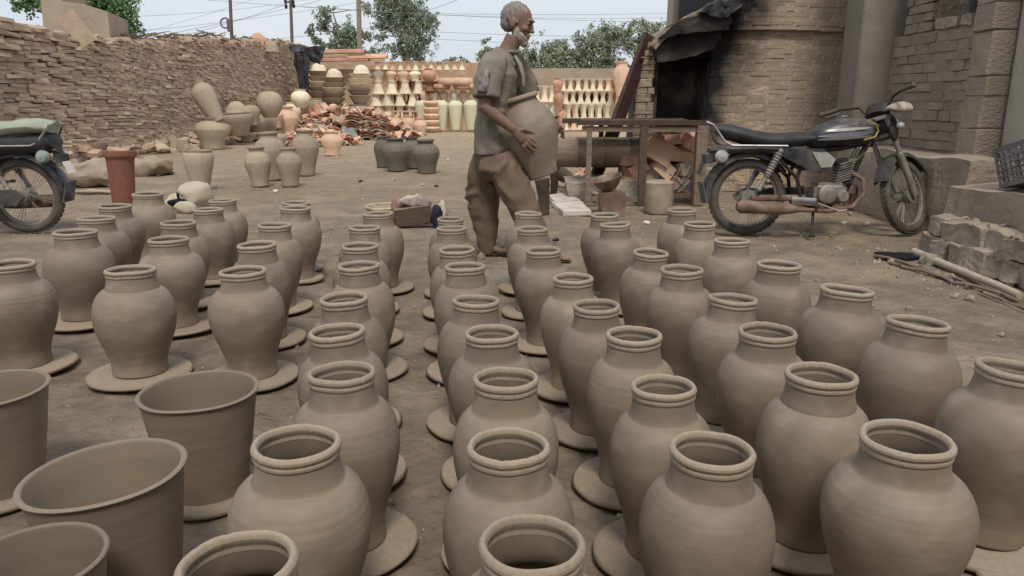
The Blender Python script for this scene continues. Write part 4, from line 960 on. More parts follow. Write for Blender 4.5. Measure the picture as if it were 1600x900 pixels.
# blocks inside
bl = [(1028, 236, .26, .22, .5, 'terra'), (1074, 262, .26, .13, -.2, 'clay_dry'), (1020, 266, .2, .16, -.6, 'terra'), (1066, 288, .28, .12, .35, 'terra'), (1036, 262, .2, .15, .7, 'peach'), (1052, 219, .18, .1, -.15, 'peach'), (1078, 218, .13, .15, .1, 'terra'), (1062, 240, .26, .11, .1, 'terra'), (1036, 288, .26, .14, -.3, 'terra')]
for i, (px, py, w_, h_, a, m_) in enumerate(bl):
    p = P(px, py, CY+.3+.06*(i % 3)); q = rough_box((0, 0, 0), (w_, .22, h_), .022, 6, i*3, 2)
    o = q.build('terracotta_block', M[m_], smooth=False); o.location = p; o.rotation_euler = (random.gauss(0, .15), a, random.gauss(0, .2))
    tag(o, 'broken block in the right cage bay, %s' % ['big and at centre left', 'flat greyish at the right', 'lower left tilted', 'lower right long', 'upper left large and tilted', 'small pale one at the top', 'small upright one at the top right', 'thin dusty one under the top pair', 'lowest and partly hidden'][i], 'block', 'broken fired blocks in the cage')
for i, (px, py, w_, h_, m_) in enumerate(((993, 262, .2, .13, 'terra'), (985, 250, .18, .1, 'terra'), (985, 285, .22, .13, 'terra'), (990, 300, .2, .12, 'terra'))):
    p = P(px, py, CY+.4); q = rough_box((0, 0, 0), (w_, .25, h_), .02, 5, i*7, 3); o = q.build('terracotta_block', M[m_], smooth=False); o.location = p; o.rotation_euler = (0, random.gauss(0, .3), .2)
    tag(o, 'orange broken block in the middle cage bay, %s' % ['second from the top', 'topmost', 'second lowest', 'lowest'][i], 'block', 'orange blocks in the middle bay')
rr = random.Random(88); k = 0
for row_ in range(7):
    for c_ in range(4):
        x_ = P(1018+17.5*c_+rr.uniform(-4, 4), 300, CY+.62).x; z_ = .07+.1*row_+rr.uniform(-.02, .02)
        if z_ > .74: continue
        q = rough_box((0, 0, 0), (rr.uniform(.12, .2), .2, rr.uniform(.07, .1)), .014, 9, k, 2); o = q.build('terracotta_block', M[('terra', 'rust', 'peach', 'terra', 'adobe')[k % 5]], smooth=False)
        o.location = (x_, CY+.62+rr.uniform(-.06, .06), z_); o.rotation_euler = (rr.gauss(0, .2), rr.gauss(0, .35), rr.gauss(0, .4)); k += 1
        tag(o, 'broken brick at the back of the right cage bay, %s in the %s layer' % (('first', 'second', 'third', 'fourth')[c_], ('lowest', 'second', 'third', 'fourth', 'fifth', 'sixth', 'seventh')[row_]), 'brick', 'bricks at the back of the cage')
q = rough_box((0, 0, .2), (.95, .45, .36), .08, 3, 77, 6); o = q.build('rubble_mound', M['stone'], smooth=False); o.location = (1.7, CY+.55, -.05); tag(o, 'grey rubble under the fired blocks in the cage', 'rubble', kind='stuff')
q = rough_box((0, 0, .1), (.8, .5, .3), .08, 4, 78, 6); o = q.build('rubble_mound', M['stone'], smooth=False); o.location = (.98, CY+.5, -.03); tag(o, 'grey dusty rubble under the lying drum', 'rubble', kind='stuff')
# lying dark drum
dl, dr = P(862, 238, 8.35), P(1001, 238, 8.35); rad = .165
q = MB(); pr_ = [(0, 0), (rad*.9, 0), (rad, .02)]
LL = dr.x-dl.x
for k in range(1, 14): pr_ += [(rad, LL*k/14-.015), (rad*1.05, LL*k/14), (rad, LL*k/14+.015)] if k % 4 == 0 else [(rad*(1+.01*math.sin(k*5)), LL*k/14)]
pr_ += [(rad, LL-.02), (rad*.9, LL), (0, LL)]
q.lathe(pr_, 28, axis=Matrix.Rotation(math.pi/2, 3, 'Y'), jit=.03); o = q.build('metal_drum', M['wood']); o.location = dl; tag(o, 'long dark dusty drum lying behind the timber cage', 'drum')
stick(P(866, 262, 8.2), P(866, 262, 8.2)*Vector((1, 1, 0)) if False else Vector((P(866, 262, 8.2).x, 8.35, 0)), .05, 'wood_dark', 'short dark prop under the left end of the drum', 'prop', 'prop', 3)
stick(P(985, 262, 8.35), Vector((P(985, 262, 8.2).x, 8.35, 0)), .05, 'wood_dark', 'short dark prop under the right end of the drum', 'prop', 'prop', 3)
# tipped pail
p = G(884, 292); q = MB(); q.lathe([(0, 0), (.07, 0), (.075, .01), (.1, .2), (.105, .21), (.095, .21), (.07, .02), (0, .02)], 26, jit=.03)
o = q.build('pail', M['clay_grey']); o.location = p+Vector((.06, 0, .1)); o.rotation_euler = (R(10), R(-62), 0); tag(o, 'small grey pail tipped on its side below the drum', 'pail')
# orange chips
q = MB(); rr = random.Random(61)
for i in range(130):
    c = G(912, 288); x, y = rr.gauss(0, .1), rr.gauss(0, .09); s_ = rr.uniform(.02, .045); e = Euler((rr.uniform(0, 3), rr.uniform(0, 3), 0)).to_matrix()
    q.box((c.x+x, c.y+y+.1, max(.01, .24*math.exp(-(x*x+y*y)/.012)*rr.uniform(.6, 1))), (s_*1.5, s_, s_*.4), e)
tag(q.build('orange_chips', M['peach'], smooth=False, recalc=False), 'small heap of orange clay chips left of the cage', 'chips', kind='stuff')
# pale boards
for i, (p0, p1, p2, p3, m_) in enumerate((((850, 302), (893, 318), (912, 322), (862, 297), 'board_white'), ((862, 322), (880, 338), (924, 337), (905, 318), 'board_white'), ((856, 312), (868, 324), (906, 320), (884, 309), 'board_white'))):
    q = MB(); c = [G(*x_) for x_ in (p0, p1, p2, p3)]; q.prism(c, (0, 0, .004+.0*i), (0, 0, .035+.01*i)); o = q.build('pale_board', M[m_], smooth=False); tag(o, 'chalky pale board on the ground behind the man, %s of three' % ('farthest', 'nearest', 'middle')[i], 'board', 'pale boards on the ground')
a = G(858, 292)+Vector((0, 0, .05)); b_ = G(938, 318)+Vector((0, 0, .09)); stick(a, b_, .03, 'clay_dry', 'grey pipe lying across the pale boards', 'pipe', 'pipe', j=.002)
# stump + bowl on block + sack roll
q = MB(); g = G(848, 334); q.loft([(0, 0, 0), (.01, 0, .15), (-.01, 0, .33)], [.07, .055, .075], seg=10); q.noise(.012, 9); o = q.build('wooden_stump', M['wood_dark']); o.location = g; tag(o, 'dark wooden stump standing behind the carried jar', 'stump')
g = G(955, 335); q = rough_box((0, 0, .11), (.22, .22, .22), .02, 6, 4, 5); o = q.build('stone_block', M['rust'], smooth=False); o.location = g; tag(o, 'dusty brown block standing in front of the cage', 'block')
q = MB(); q.lathe([(0, 0), (.06, 0), (.11, .05), (.145, .11), (.15, .12), (.138, .12), (.1, .05), (0, .03)], 30, jit=.08); o = q.build('clay_bowl', M['rust']); o.location = g+Vector((-.02, 0, .235)); o.rotation_euler = (R(6), R(-16), 0); tag(o, 'shallow brown bowl resting on the dusty block', 'bowl')
g = G(1029, 332); q = MB(); q.lathe([(0, 0), (.13, 0), (.138, .03), (.134, .1), (.14, .13), (.133, .2), (.136, .29), (.12, .305), (0, .3)], 32, jit=.05); o = q.build('sacking_roll', M['sack']); o.location = g; tag(o, 'upright beige drum wrapped in sacking before the cage', 'drum')
q = MB(); rr = random.Random(66)
for i in range(40):
    c = P(1072, 290, CY+.1)+Vector((rr.gauss(0, .1), rr.gauss(0, .05), rr.gauss(0, .09))); d = Vector((rr.uniform(-1, 1), rr.uniform(-.3, .3), rr.uniform(-1, 1))).normalized()*rr.uniform(.05, .13); c.z = max(c.z, .03)
    q.loft([c-d, c+d], [.006, .004], seg=4)
tag(q.build('wire_tangle', M['alu'], smooth=False), 'tangle of wire and twigs at the right post of the cage', 'wire', kind='stuff')

# ------------------------------------------------------------------ motorcycles
def motorcycle(loc, rz, label, steer, silver=True, cloth=False):
    t = thing('motorcycle', label, 'motorcycle', loc, rz)
    WB = 1.29; RW = .302
    def bld(q, nm, m, parent=t, smooth=True): return q.build(nm, M[m], parent, smooth)
    spoke = MB(); spoke.loft([(0, 0, .03), (0, 0, RW-.058)], [.0022, .0022], seg=4); sme = spoke.mesh('spoke', False); sme.materials.append(M['alu'])
    def wheel(x, parent, loc):
        w = MB(); w.torus((0, 0, 0), RW-.038, .036, 'Y', 48, 12, 1.0)
        # tread blocks
        for k in range(44):
            a = 2*math.pi*k/44
            for s_ in (-1, 1):
                e = Matrix.Rotation(-a, 3, 'Y'); c = e @ Vector((0, .013*s_, RW-.004)); w.box(c, (.03, .024, .007), e)
        root = bld(w, 'wheel', 'rubber', parent); root.location = loc
        r = MB(); r.torus((0, 0, 0), RW-.066, .016, 'Y', 44, 8, 1.2); bld(r, 'rim', 'alu', root)
        h = MB(); h.lathe([(0, -.06), (.045, -.06), (.05, -.03), (.035, 0), (.06, .03), (.06, .06), (0, .06)], 22, axis=Matrix.Rotation(math.pi/2, 3, 'X')); bld(h, 'hub', 'alu', root)
        for k in range(28):
            a = 2*math.pi*k/28; s_ = 1 if k % 2 else -1
            o = link('spoke', sme, root); o.rotation_euler = (R(4*s_), a+R(9*s_ if (k//2) % 2 else -9*s_), 0); o.location = (0, .0, 0)
        return root
    wheel(0, t, (0, 0, RW))
    # frame
    f = MB()
    f.loft([(.98, 0, .9), (.93, 0, .72), (.72, 0, .68), (.42, 0, .66), (.0, 0, .68), (-.18, 0, .68)], [.022]*6, seg=10)
    f.loft([(.96, 0, .8), (.86, 0, .52), (.78, 0, .3), (.62, 0, .2)], [.02]*4, seg=10)
    for s_ in (-1, 1):
        f.loft([(.42, .06*s_, .66), (.36, .09*s_, .45), (.4, .1*s_, .26), (.62, .08*s_, .2)], [.016]*4, seg=8)
        f.loft([(.36, .09*s_, .45), (.14, .11*s_, .66)], [.014]*2, seg=8)
    bld(f, 'frame', 'frame_black')
    for s_ in (-1, 1):
        q = MB(); q.loft([(.42, .09*s_, .3), (0, .1*s_, RW)], [(.018, .024)]*2, seg=8); bld(q, 'swing_arm', 'rust' if s_ < 0 else 'frame_black')
        q = MB(); p0, p1 = Vector((.2, .13*s_, .66)), Vector((.05, .13*s_, .37)); n = 26; pts = []; rd = []
        for k in range(n): pts.append(p0.lerp(p1, .05+.6*k/(n-1))); rd.append(.03 if k % 3 else .022)
        q.loft(pts, rd, seg=12); q.loft([p0, p1], [.012, .012], seg=8); q.loft([p0.lerp(p1, .62), p0.lerp(p1, .95)], [.02, .018], seg=10); q.ball(p0, .022); q.ball(p1, .022)
        bld(q, 'shock_absorber', 'alu')
    # seat
    q = MB(); n = 15; pts = []; rd = []
    for k in range(n):
        u = k/(n-1); x = -.28+.76*u; z_ = .765 + .03*math.cos(u*5.5)*.6+(.05*(1-u)**3) - .02*u
        pts.append((x, 0, z_)); e = min(1, .45+3*u, .5+4*(1-u)); rd.append((.125*e if u < .75 else .1, .062*min(1, .5+4*u, .5+5*(1-u))))
    q.loft(pts, rd, (0, 1, 0), 18); bld(q, 'seat', 'seat')
    # tail cowl and side panels
    q = MB(); q.loft([(-.32, 0, .665), (-.2, 0, .675), (.1, 0, .675), (.4, 0, .66)], [(.05, .02), (.115, .038), (.12, .045), (.1, .05)], (0, 1, 0), 14); bld(q, 'tail_cowl', 'tank')
    for s_ in (-1, 1):
        q = MB(); y0 = .115*s_
        q.prism([Vector((.2, y0, .68)), Vector((.52, y0, .68)), Vector((.62, y0, .62)), Vector((.58, y0, .52)), Vector((.48, y0, .5)), Vector((.34, y0, .56)), Vector((.2, y0, .63))], (0, 0, 0), (0, .02*s_, 0)); bld(q, 'side_panel', 'tank', smooth=False)
        if silver:
            q = MB(); y1 = .137*s_
            q.prism([Vector((.44, y1, .655)), Vector((.56, y1, .65)), Vector((.63, y1, .6)), Vector((.6, y1, .54)), Vector((.52, y1, .535))], (0, 0, 0), (0, .006*s_, 0)); bld(q, 'panel_badge', 'silver', smooth=False)
    # tank
    q = MB(); pts = []; rd = []
    prof = [(.44, .735, .05, .04), (.48, .745, .085, .065), (.56, .775, .11, .09), (.66, .80, .125, .105), (.78, .81, .13, .112), (.88, .81, .12, .105), (.95, .80, .095, .085), (.99, .79, .05, .05)]
    q.loft([(a, 0, z_) for a, z_, _, _ in prof], [(w_, h_) for _, _, w_, h_ in prof], (0, 1, 0), 24); bld(q, 'fuel_tank', 'tank')
    for s_ in (-1, 1):
        for nm, mt_, zc_, hw, off in (('tank_stripe', 'bluestripe', .79, .022, .004), ('tank_stripe', 'silver', .83, .012, .004), ('tank_stripe', 'silver', .765, .012, .005)):
            q = MB(); vs = []; nn = 14
            for k in range(nn):
                x = .5+.42*k/(nn-1); hw_ = hw*math.sin(math.pi*(k+.6)/(nn+.2))
                for zz in (zc_-hw_-.02+.03*k/nn, zc_+hw_-.02+.03*k/nn):
                    # side surface of the tank at (x, z)
                    j = 0
                    while j < len(prof)-2 and prof[j+1][0] < x: j += 1
                    f_ = (x-prof[j][0])/(prof[j+1][0]-prof[j][0]); c0, wy, hz = [prof[j][m_]*(1-f_)+prof[j+1][m_]*f_ for m_ in (1, 2, 3)]
                    yy = wy*math.sqrt(max(.05, 1-min(.95, ((zz-c0)/hz)**2)))+off
                    vs += [(x, yy*s_, zz), (x, (yy-.02)*s_, zz)]
            fs = []
            for k in range(nn-1):
                a = 4*k; fs += [(a, a+4, a+6, a+2), (a, a+1, a+5, a+4), (a+2, a+6, a+7, a+3)]
            q.add(vs, fs); bld(q, nm, mt_)
        q = MB(); q.loft([(.86, .128*s_, .885), (.94, .112*s_, .86), (.965, .1*s_, .81), (.93, .122*s_, .765), (.84, .137*s_, .745)], [.007]*5, seg=6); bld(q, 'tank_trim', 'yellow')
    q = MB(); q.lathe([(0, 0), (.03, 0), (.03, .012), (0, .018)], 18); o = bld(q, 'fuel_cap', 'chrome')
    for k in range(5):
        q = MB(); y_ = .02*(k-2); q.loft([(1.0, y_, .86), (.9, y_*2.5+.03, .66), (.82, y_*3, .6-.03*k), (.7, y_*2, .52)], [.0045]*4, seg=5); bld(q, 'cable', 'rubber')
    q = MB(); q.loft([(.42, -.05, .6), (.5, -.09, .62), (.55, -.06, .5)], [.02, .03, .02], seg=8); bld(q, 'air_hose', 'rubber'); o.location = (.74, 0, .92)
    # engine
    q = MB(); q.box((.64, 0, .33), (.26, .2, .17)); e = Matrix.Rotation(R(-18), 3, 'Y')
    bm = bmesh.new(); me = q.mesh('t', False); bm.from_mesh(me); bmesh.ops.bevel(bm, geom=list(bm.edges), offset=.035, segments=3, affect='EDGES'); me2 = bpy.data.meshes.new('engine'); bm.to_mesh(me2); bm.free(); me2.materials.append(M['alu'])
    eng = link('engine', me2, t)
    for s_ in (-1, 1):
        for rr_, cx_, cz_ in ((.075, .6, .33), (.05, .72, .31)):
            q = MB(); q.lathe([(0, 0), (rr_, 0), (rr_, .02), (rr_*.75, .034), (0, .034)], 24, axis=Matrix.Rotation(-math.pi/2*s_, 3, 'X'), c=(cx_, .1*s_, cz_)); bld(q, 'engine_cover', 'alu', eng)
    for k in range(8):
        q = MB(); c = Vector((.73, 0, .43))+e @ Vector((.0, 0, .022*k)); c.x += .012*k; q.box(c, (.13, .14, .008), e); bld(q, 'cooling_fin', 'alu', eng, False)
    q = MB(); q.box((.76, 0, .5), (.09, .1, .2), e); bld(q, 'cylinder', 'frame_black', eng)
    q = MB(); q.loft([(.63, 0, .53), (.55, 0, .56), (.48, 0, .56)], [.03, .035, .05], seg=10); bld(q, 'carburettor', 'alu')
    # exhaust on the right hand side
    q = MB(); q.loft([(.8, -.03, .5), (.9, -.06, .44), (.9, -.09, .33), (.8, -.12, .23), (.6, -.14, .2), (.3, -.15, .215)], [.018]*6, seg=10)
    q.loft([(.36, -.15, .21), (.28, -.155, .22), (.2, -.16, .225), (-.1, -.165, .24), (-.13, -.165, .242)], [.02, .042, .05, .052, .03], seg=16); bld(q, 'exhaust', 'rust')
    q = MB(); q.loft([(.5, -.14, .27), (.3, -.16, .285)], [(.03, .006)]*2, (0, 0, 1), 8); bld(q, 'heat_shield', 'chrome' if silver else 'rust')
    # chain case on the left
    q = MB(); q.prism([Vector((.0, .115, RW+.06)), Vector((.5, .115, .37)), Vector((.52, .115, .27)), Vector((.0, .115, RW-.065)), Vector((-.07, .115, RW))], (0, 0, 0), (0, .03, 0)); bld(q, 'chain_case', 'black_dusty', smooth=False)
    for s_ in (-1, 1):
        q = MB(); q.loft([(.5, .08*s_, .24), (.5, .26*s_, .24)], [.01, .018], seg=8); bld(q, 'footpeg', 'rubber')
        q = MB(); q.loft([(.24, .1*s_, .4), (.22, .22*s_, .4)], [.01, .014], seg=8); bld(q, 'rear_footpeg', 'rubber')
    q = MB(); q.loft([(.52, -.12, .26), (.68, -.15, .2), (.74, -.16, .21)], [.008]*3, seg=6); bld(q, 'brake_pedal', 'alu')
    q = MB(); q.loft([(.5, -.1 if silver else .1, .22), (.46, -.2 if silver else .22, .012)], [.011, .011], seg=8); q.ball((.46, -.2 if silver else .22, .012), (.03, .02, .01)); bld(q, 'side_stand', 'frame_black')
    # rear mudguard, flap, grab rail, lamps
    q = MB(); vs = []; nn = 16
    for k in range(nn+1):
        a = R(35+150*k/nn); rr_ = RW+.045
        for (w_, dr_) in ((-.075, -.03), (-.06, .004), (0, .018), (.06, .004), (.075, -.03), (.07, -.034), (0, .008), (-.07, -.034)):
            vs.append((math.cos(a)*(rr_+dr_), w_, RW+.0+math.sin(a)*(rr_+dr_)))
    q.v = vs; q.f = [(8*k+j, 8*k+(j+1) % 8, 8*k+8+(j+1) % 8, 8*k+8+j) for k in range(nn) for j in range(8)]; bld(q, 'rear_mudguard', 'tank' if not silver else 'black_dusty')
    q = MB(); q.box((-.355, 0, .34), (.008, .15, .17), (0, R(-14), 0)); q.build('mud_flap', M['crate'], t, smooth=False)
    q = MB(); q.loft([(.25, -.14, .7), (-.18, -.14, .705), (-.235, -.13, .73), (-.32, -.1, .86), (-.34, 0, .885), (-.32, .1, .86), (-.235, .13, .73), (-.18, .14, .705), (.25, .14, .7)], [.0085]*9, seg=8); bld(q, 'grab_rail', 'chrome')
    for s_ in (-1, 1):
        q = MB(); q.lathe([(0, 0), (.05, 0), (.052, .02), (.038, .045), (0, .055)], 20, axis=Matrix.Rotation(-math.pi/2*s_, 3, 'X'), c=(-.25, .1*s_, .62)); bld(q, 'indicator', 'lens' if silver else 'lamp_green')
    q = MB(); q.box((-.33, 0, .6), (.05, .12, .07)); bld(q, 'tail_lamp', 'black_dusty', smooth=False)
    q = MB(); q.box((-.378, 0, .53), (.006, .1, .1), (0, R(22), 0)); bld(q, 'number_plate', 'white' if not silver else 'black_dusty', smooth=False)
    # fork and front wheel turn together
    hd = Vector((1.02, 0, .8)); fk = bpy.data.objects.new('steering', None); C.objects.link(fk); fk.parent = t; fk.location = hd; fk.empty_display_size = .05
    rake = R(26); ax = Vector((-math.sin(rake), 0, math.cos(rake)))
    fk.rotation_euler = Matrix.Rotation(steer, 3, ax).to_euler()
    axle = Vector((WB, 0, RW))-hd
    up = Vector((-.02, 0, .1))
    fr = MB()
    for s_ in (-1, 1):
        a_ = up+Vector((0, .085*s_, 0)); b2 = axle+Vector((0, .085*s_, 0)); fr.loft([a_, a_.lerp(b2, .45), a_.lerp(b2, .46), b2], [.019, .019, .027, .027], seg=12)
    fr.box(up, (.06, .21, .03)); fr.box(up+(axle-up)*.22, (.06, .21, .03))
    fr.build('front_fork', M['alu' if silver else 'frame_black'], fk)
    wheel(0, fk, axle)
    q = MB(); vs = []
    for k in range(nn+1):
        a = R(38+125*k/nn); rr_ = RW+.04
        for (w_, dr_) in ((-.062, -.03), (-.05, .004), (0, .014), (.05, .004), (.062, -.03), (.056, -.034), (0, .006), (-.056, -.034)):
            vs.append((axle.x+math.cos(a)*(rr_+dr_), w_, axle.z+math.sin(a)*(rr_+dr_)))
    q.v = vs; q.f = [(8*k+j, 8*k+(j+1) % 8, 8*k+8+(j+1) % 8, 8*k+8+j) for k in range(nn) for j in range(8)]; q.build('front_mudguard', M['black_dusty'], fk)
    q = MB(); q.loft([(-.13, -.36, .24), (-.08, -.26, .25), (0, -.14, .24), (.0, -.06, .13), (.0, .06, .13), (0, .14, .24), (-.08, .26, .25), (-.13, .36, .24)], [.011]*8, seg=8); q.build('handlebar', M['chrome' if not silver else 'frame_black'], fk)
    for s_ in (-1, 1):
        q = MB(); q.loft([(-.09, .27*s_, .25), (-.135, .375*s_, .24)], [.018, .018], seg=12); q.ball((-.14, .385*s_, .24), .021); q.build('grip', M['rubber'], fk)
        q = MB(); q.loft([(-.05, .24*s_, .25), (-.02, .3*s_, .24), (-.06, .4*s_, .23)], [.007, .006, .005], seg=6); q.build('lever', M['alu'], fk)
        q = MB(); q.ball((.05, .15*s_, .02), (.035, .03, .03)); q.build('indicator', M['lens'], fk)
    q = MB(); q.ball((.08, 0, .06), (.1, .1, .105)); q.loft([(.0, 0, .13), (.04, 0, .2), (.07, 0, .215)], [(.1, .06), (.1, .06), (.06, .04)], (0, 1, 0), 12); q.ball((.03, -.1, -.02), (.05, .03, .07)); q.ball((.03, .1, -.02), (.05, .03, .07)); q.build('headlamp_shell', M['frame_black'], fk)
    q = MB(); q.lathe([(0, 0), (.078, 0), (.076, .012), (.05, .024), (0, .03)], 24, axis=Matrix.Rotation(math.pi/2, 3, 'Y'), c=(.16, 0, .06)); q.build('headlamp_lens', M['lens'], fk)
    for k in range(4):
        q = MB(); y = (-.05+.035*k); q.loft([(.02, y, .2), (.12, y*1.5, .1), (.1, y, -.05), (-.03, y*.5, -.05)], [.005]*4, seg=5); q.build('cable', M['rubber'], fk)
    return t
g = G(1163, 367); mc = motorcycle((g.x, g.y, 0), R(2), 'dusty black and silver motorcycle parked before the kiln and brick wall', R(34))
mc.rotation_euler.x = R(-3)
q = MB(); q.ball((0, 0, 0), (.1, .085, .035)); q.noise(.03, 9, 3); o = q.build('rag', M['sack_pale']); o.location = Vector((g.x, g.y, 0))+Vector((1.1, -.03, .985)); tag(o, 'cream rag laid over the headlamp of the right motorcycle', 'rag')
g = G(50, 364); mc2 = motorcycle((g.x, g.y, 0), R(180), 'dark motorcycle cut by the left edge with a pale green cover on its seat', R(0), silver=False)
q = MB(); q.loft([(-.3, 0, .73), (-.27, 0, .725), (0, 0, .715), (.5, 0, .72)], [(.1, .05), (.14, .085), (.145, .095), (.13, .09)], (0, 1, 0), 20); q.build('seat_base', M['seat'], mc2)
q = MB(); n = 14; pts = []; rd = []
for k in range(n):
    u = k/(n-1); x = -.3+.8*u; pts.append((x, 0, .835+.012*math.sin(u*9))); rd.append((.16*min(1, .6+5*u), .062*min(1, .6+3*u)))
q.loft(pts, rd, (0, 1, 0), 20); q.noise(.012, 9, 4); o = q.build('seat_cover', M['green_cloth'], mc2)

# ------------------------------------------------------------------ bits on the ground, left and centre
def lump(px, py, size, m, label, name, cat, amp=.05, sc=5, seed=1, rz=0, kind=None):
    q = MB(); q.ball((0, 0, size[2]*.5), (size[0]/2, size[1]/2, size[2]*.62), seg=28, rings=18); q.noise(amp, sc, seed); q.noise(amp*.4, sc*3, seed+2)
    q.v = [(x, y, max(z, -.01)) for x, y, z in q.v]
    o = q.build(name, M[m]); o.location = G(px, py); o.rotation_euler = (0, 0, rz); return tag(o, label, cat, kind=kind)
lump(152, 290, (.75, .5, .3), 'sack', 'slumped dusty sack between the motorcycle and the red brown pot', 'sack', 'sack', .09, 4, 3)
lump(232, 274, (.62, .5, .22), 'sack', 'flat dusty sack to the right of the red brown pot', 'sack', 'sack', .09, 4, 6)
lump(262, 272, (.3, .2, .07), 'sack', 'fold of sacking dragged on the earth right of the flat sack', 'sack', 'sack', .03, 6, 7)
lump(205, 262, (.4, .3, .12), 'clay_dry', 'low lump of dried clay behind the red brown pot', 'clay_lump', 'lump', .05, 6, 8)
lump(148, 302, (.5, .12, .05), 'sack', 'thin scrap of sacking before the slumped sack', 'sack', 'sack', .03, 6, 9)
cs = thing('cream_sack', 'crumpled cream sack with a black mouth among the left jars', 'sack', G(297, 325))
q = MB(); q.ball((.05, .05, .11), (.17, .14, .14), seg=30, rings=20); q.ball((-.1, .0, .05), (.14, .1, .08), seg=30, rings=20); q.noise(.04, 7, 2); q.noise(.012, 22, 5); q.build('body', M['sack_pale'], cs)
q = MB(); q.ball((-.07, -.1, .07), (.11, .05, .035)); q.noise(.015, 12, 2); q.build('mouth', M['blackhole'], cs)
q = MB(); q.loft([(-.06, -.1, .1), (-.065, -.1, .15), (-.075, -.09, .17)], [.012, .014, .004], seg=8); q.build('tie', M['blackhole'], cs)
lump(288, 332, (.22, .12, .1), 'sack_pale', 'small cream lump in front of the black mouthed sack', 'sack', 'sack', .02, 7, 12)
# basket and tilted wooden tray with cloths
bk = thing('wicker_basket', 'shallow straw basket left of the tray of cloths', 'basket', G(607, 341))
q = MB(); q.lathe([(0, .0), (.15, 0), (.19, .05), (.21, .1), (.215, .115), (.2, .115), (.18, .05), (.1, .02), (0, .02)], 40, jit=.08, seed=3); q.build('body', M['straw'], bk)
q = MB(); q.torus((0, 0, .112), .208, .011, 'Z', 40, 8); q.noise(.012, 6, 3); q.build('rim', M['straw'], bk)
q = MB(); q.ball((0, 0, .07), (.17, .16, .045)); q.noise(.03, 12, 5); q.build('filling', M['sack'], bk)
ty = thing('wooden_tray', 'tilted wooden box spilling bright cloths beside the straw basket', 'box', G(646, 355), R(8))
e = Euler((R(-38), 0, R(-6))).to_matrix()
q = MB()
q.box((.0, -.02, .1), (.3, .02, .17), (R(24), R(-7), 0)); q.noise(.008, 6, 2); q.build('front_board', M['wood'], ty, smooth=False)
for s_ in (-1, 1): q = MB(); q.box((.15*s_, .09, .1), (.018, .18, .16), (R(8), R(14*s_-7), 0)); q.build('side_board', M['wood'], ty, smooth=False)
q = MB(); q.box((0, .1, .015), (.28, .18, .02)); q.build('bottom_board', M['wood_dark'], ty, smooth=False)
q = MB(); q.box((0, .19, .09), (.3, .018, .15)); q.build('back_board', M['wood'], ty, smooth=False)
tl = ty.location
def rag(off, size, m, label, seed):
    q = MB(); q.ball((0, 0, 0), tuple(s_/2 for s_ in size), seg=26, rings=16); q.noise(.03, 10, seed); q.noise(.012, 30, seed); o = q.build('cloth', M[m]); o.location = tl+Vector(off); return tag(o, label, 'cloth', 'cloths in and round the tray')
rag((.02, .1, .19), (.26, .18, .1), 'mauve', 'mauve and white cloth bundled in the wooden box', 3)
rag((-.16, .02, .12), (.07, .1, .2), 'pink', 'pink cloth hanging over the left corner of the wooden box', 4)
rag((.19, .04, .08), (.1, .15, .19), 'navy', 'dark navy cloth hanging from the right side of the wooden box', 5)
rag((.24, .12, .1), (.09, .2, .22), 'sack_pale', 'cream cloth draped beyond the navy cloth', 6)
rag((-.02, .16, .21), (.22, .1, .08), 'sack_pale', 'cream cloth at the back of the wooden box', 7)
for i, (px, py, m_) in enumerate(((563, 284, 'black'), (682, 292, 'black'), (1011, 350, 'white'), (868, 378, 'black'), (430, 300, 'white'), (1355, 352, 'white'), (1320, 350, 'white'), (700, 250, 'white'), (660, 290, 'terra'), (498, 365, 'black'))):
    q = MB(); q.ball((0, 0, .012), (.03, .02, .014), seg=9, rings=6); q.noise(.012, 25, i); o = q.build('litter', M[m_]); o.location = G(px, py)
    tag(o, '%s scrap of litter on the bare earth %s' % ({'black': 'black', 'white': 'white', 'terra': 'reddish'}[m_], ['between the middle jars and dark grey jars', 'left of the walking man', 'in front of the sacking drum', 'beside the second right row', 'before the pair of small jars', 'below the right front wheel', 'below the right engine', 'behind the walking man', 'in front of the dark grey jars', 'right of the inner left row'][i]), 'litter')

# ------------------------------------------------------------------ the man
MY = 5.0
def mp_(px, py, y=0): v = P(px, py, MY+y); return v
origin = Vector((P(780, 400, MY).x, MY, 0))
man = thing('person', 'grey haired bearded man in grey brown shirt and baggy trousers carrying a big clay jar', 'person', origin)
def L_(px, py, y=0): return P(px, py, MY+y)-origin
body = MB()
# torso and neck
body.loft([L_(775, 250), L_(778, 215), L_(780, 170), L_(782, 130), L_(784, 102), L_(788, 90)], [(.14, .1), (.14, .1), (.14, .1), (.16, .105), (.17, .09), (.1, .07)], (0, 1, 0), 18)
nk0, nk1 = L_(789, 88), L_(804, 58); body.loft([nk0, nk0.lerp(nk1, .5), nk1], [.068, .056, .058], seg=14)
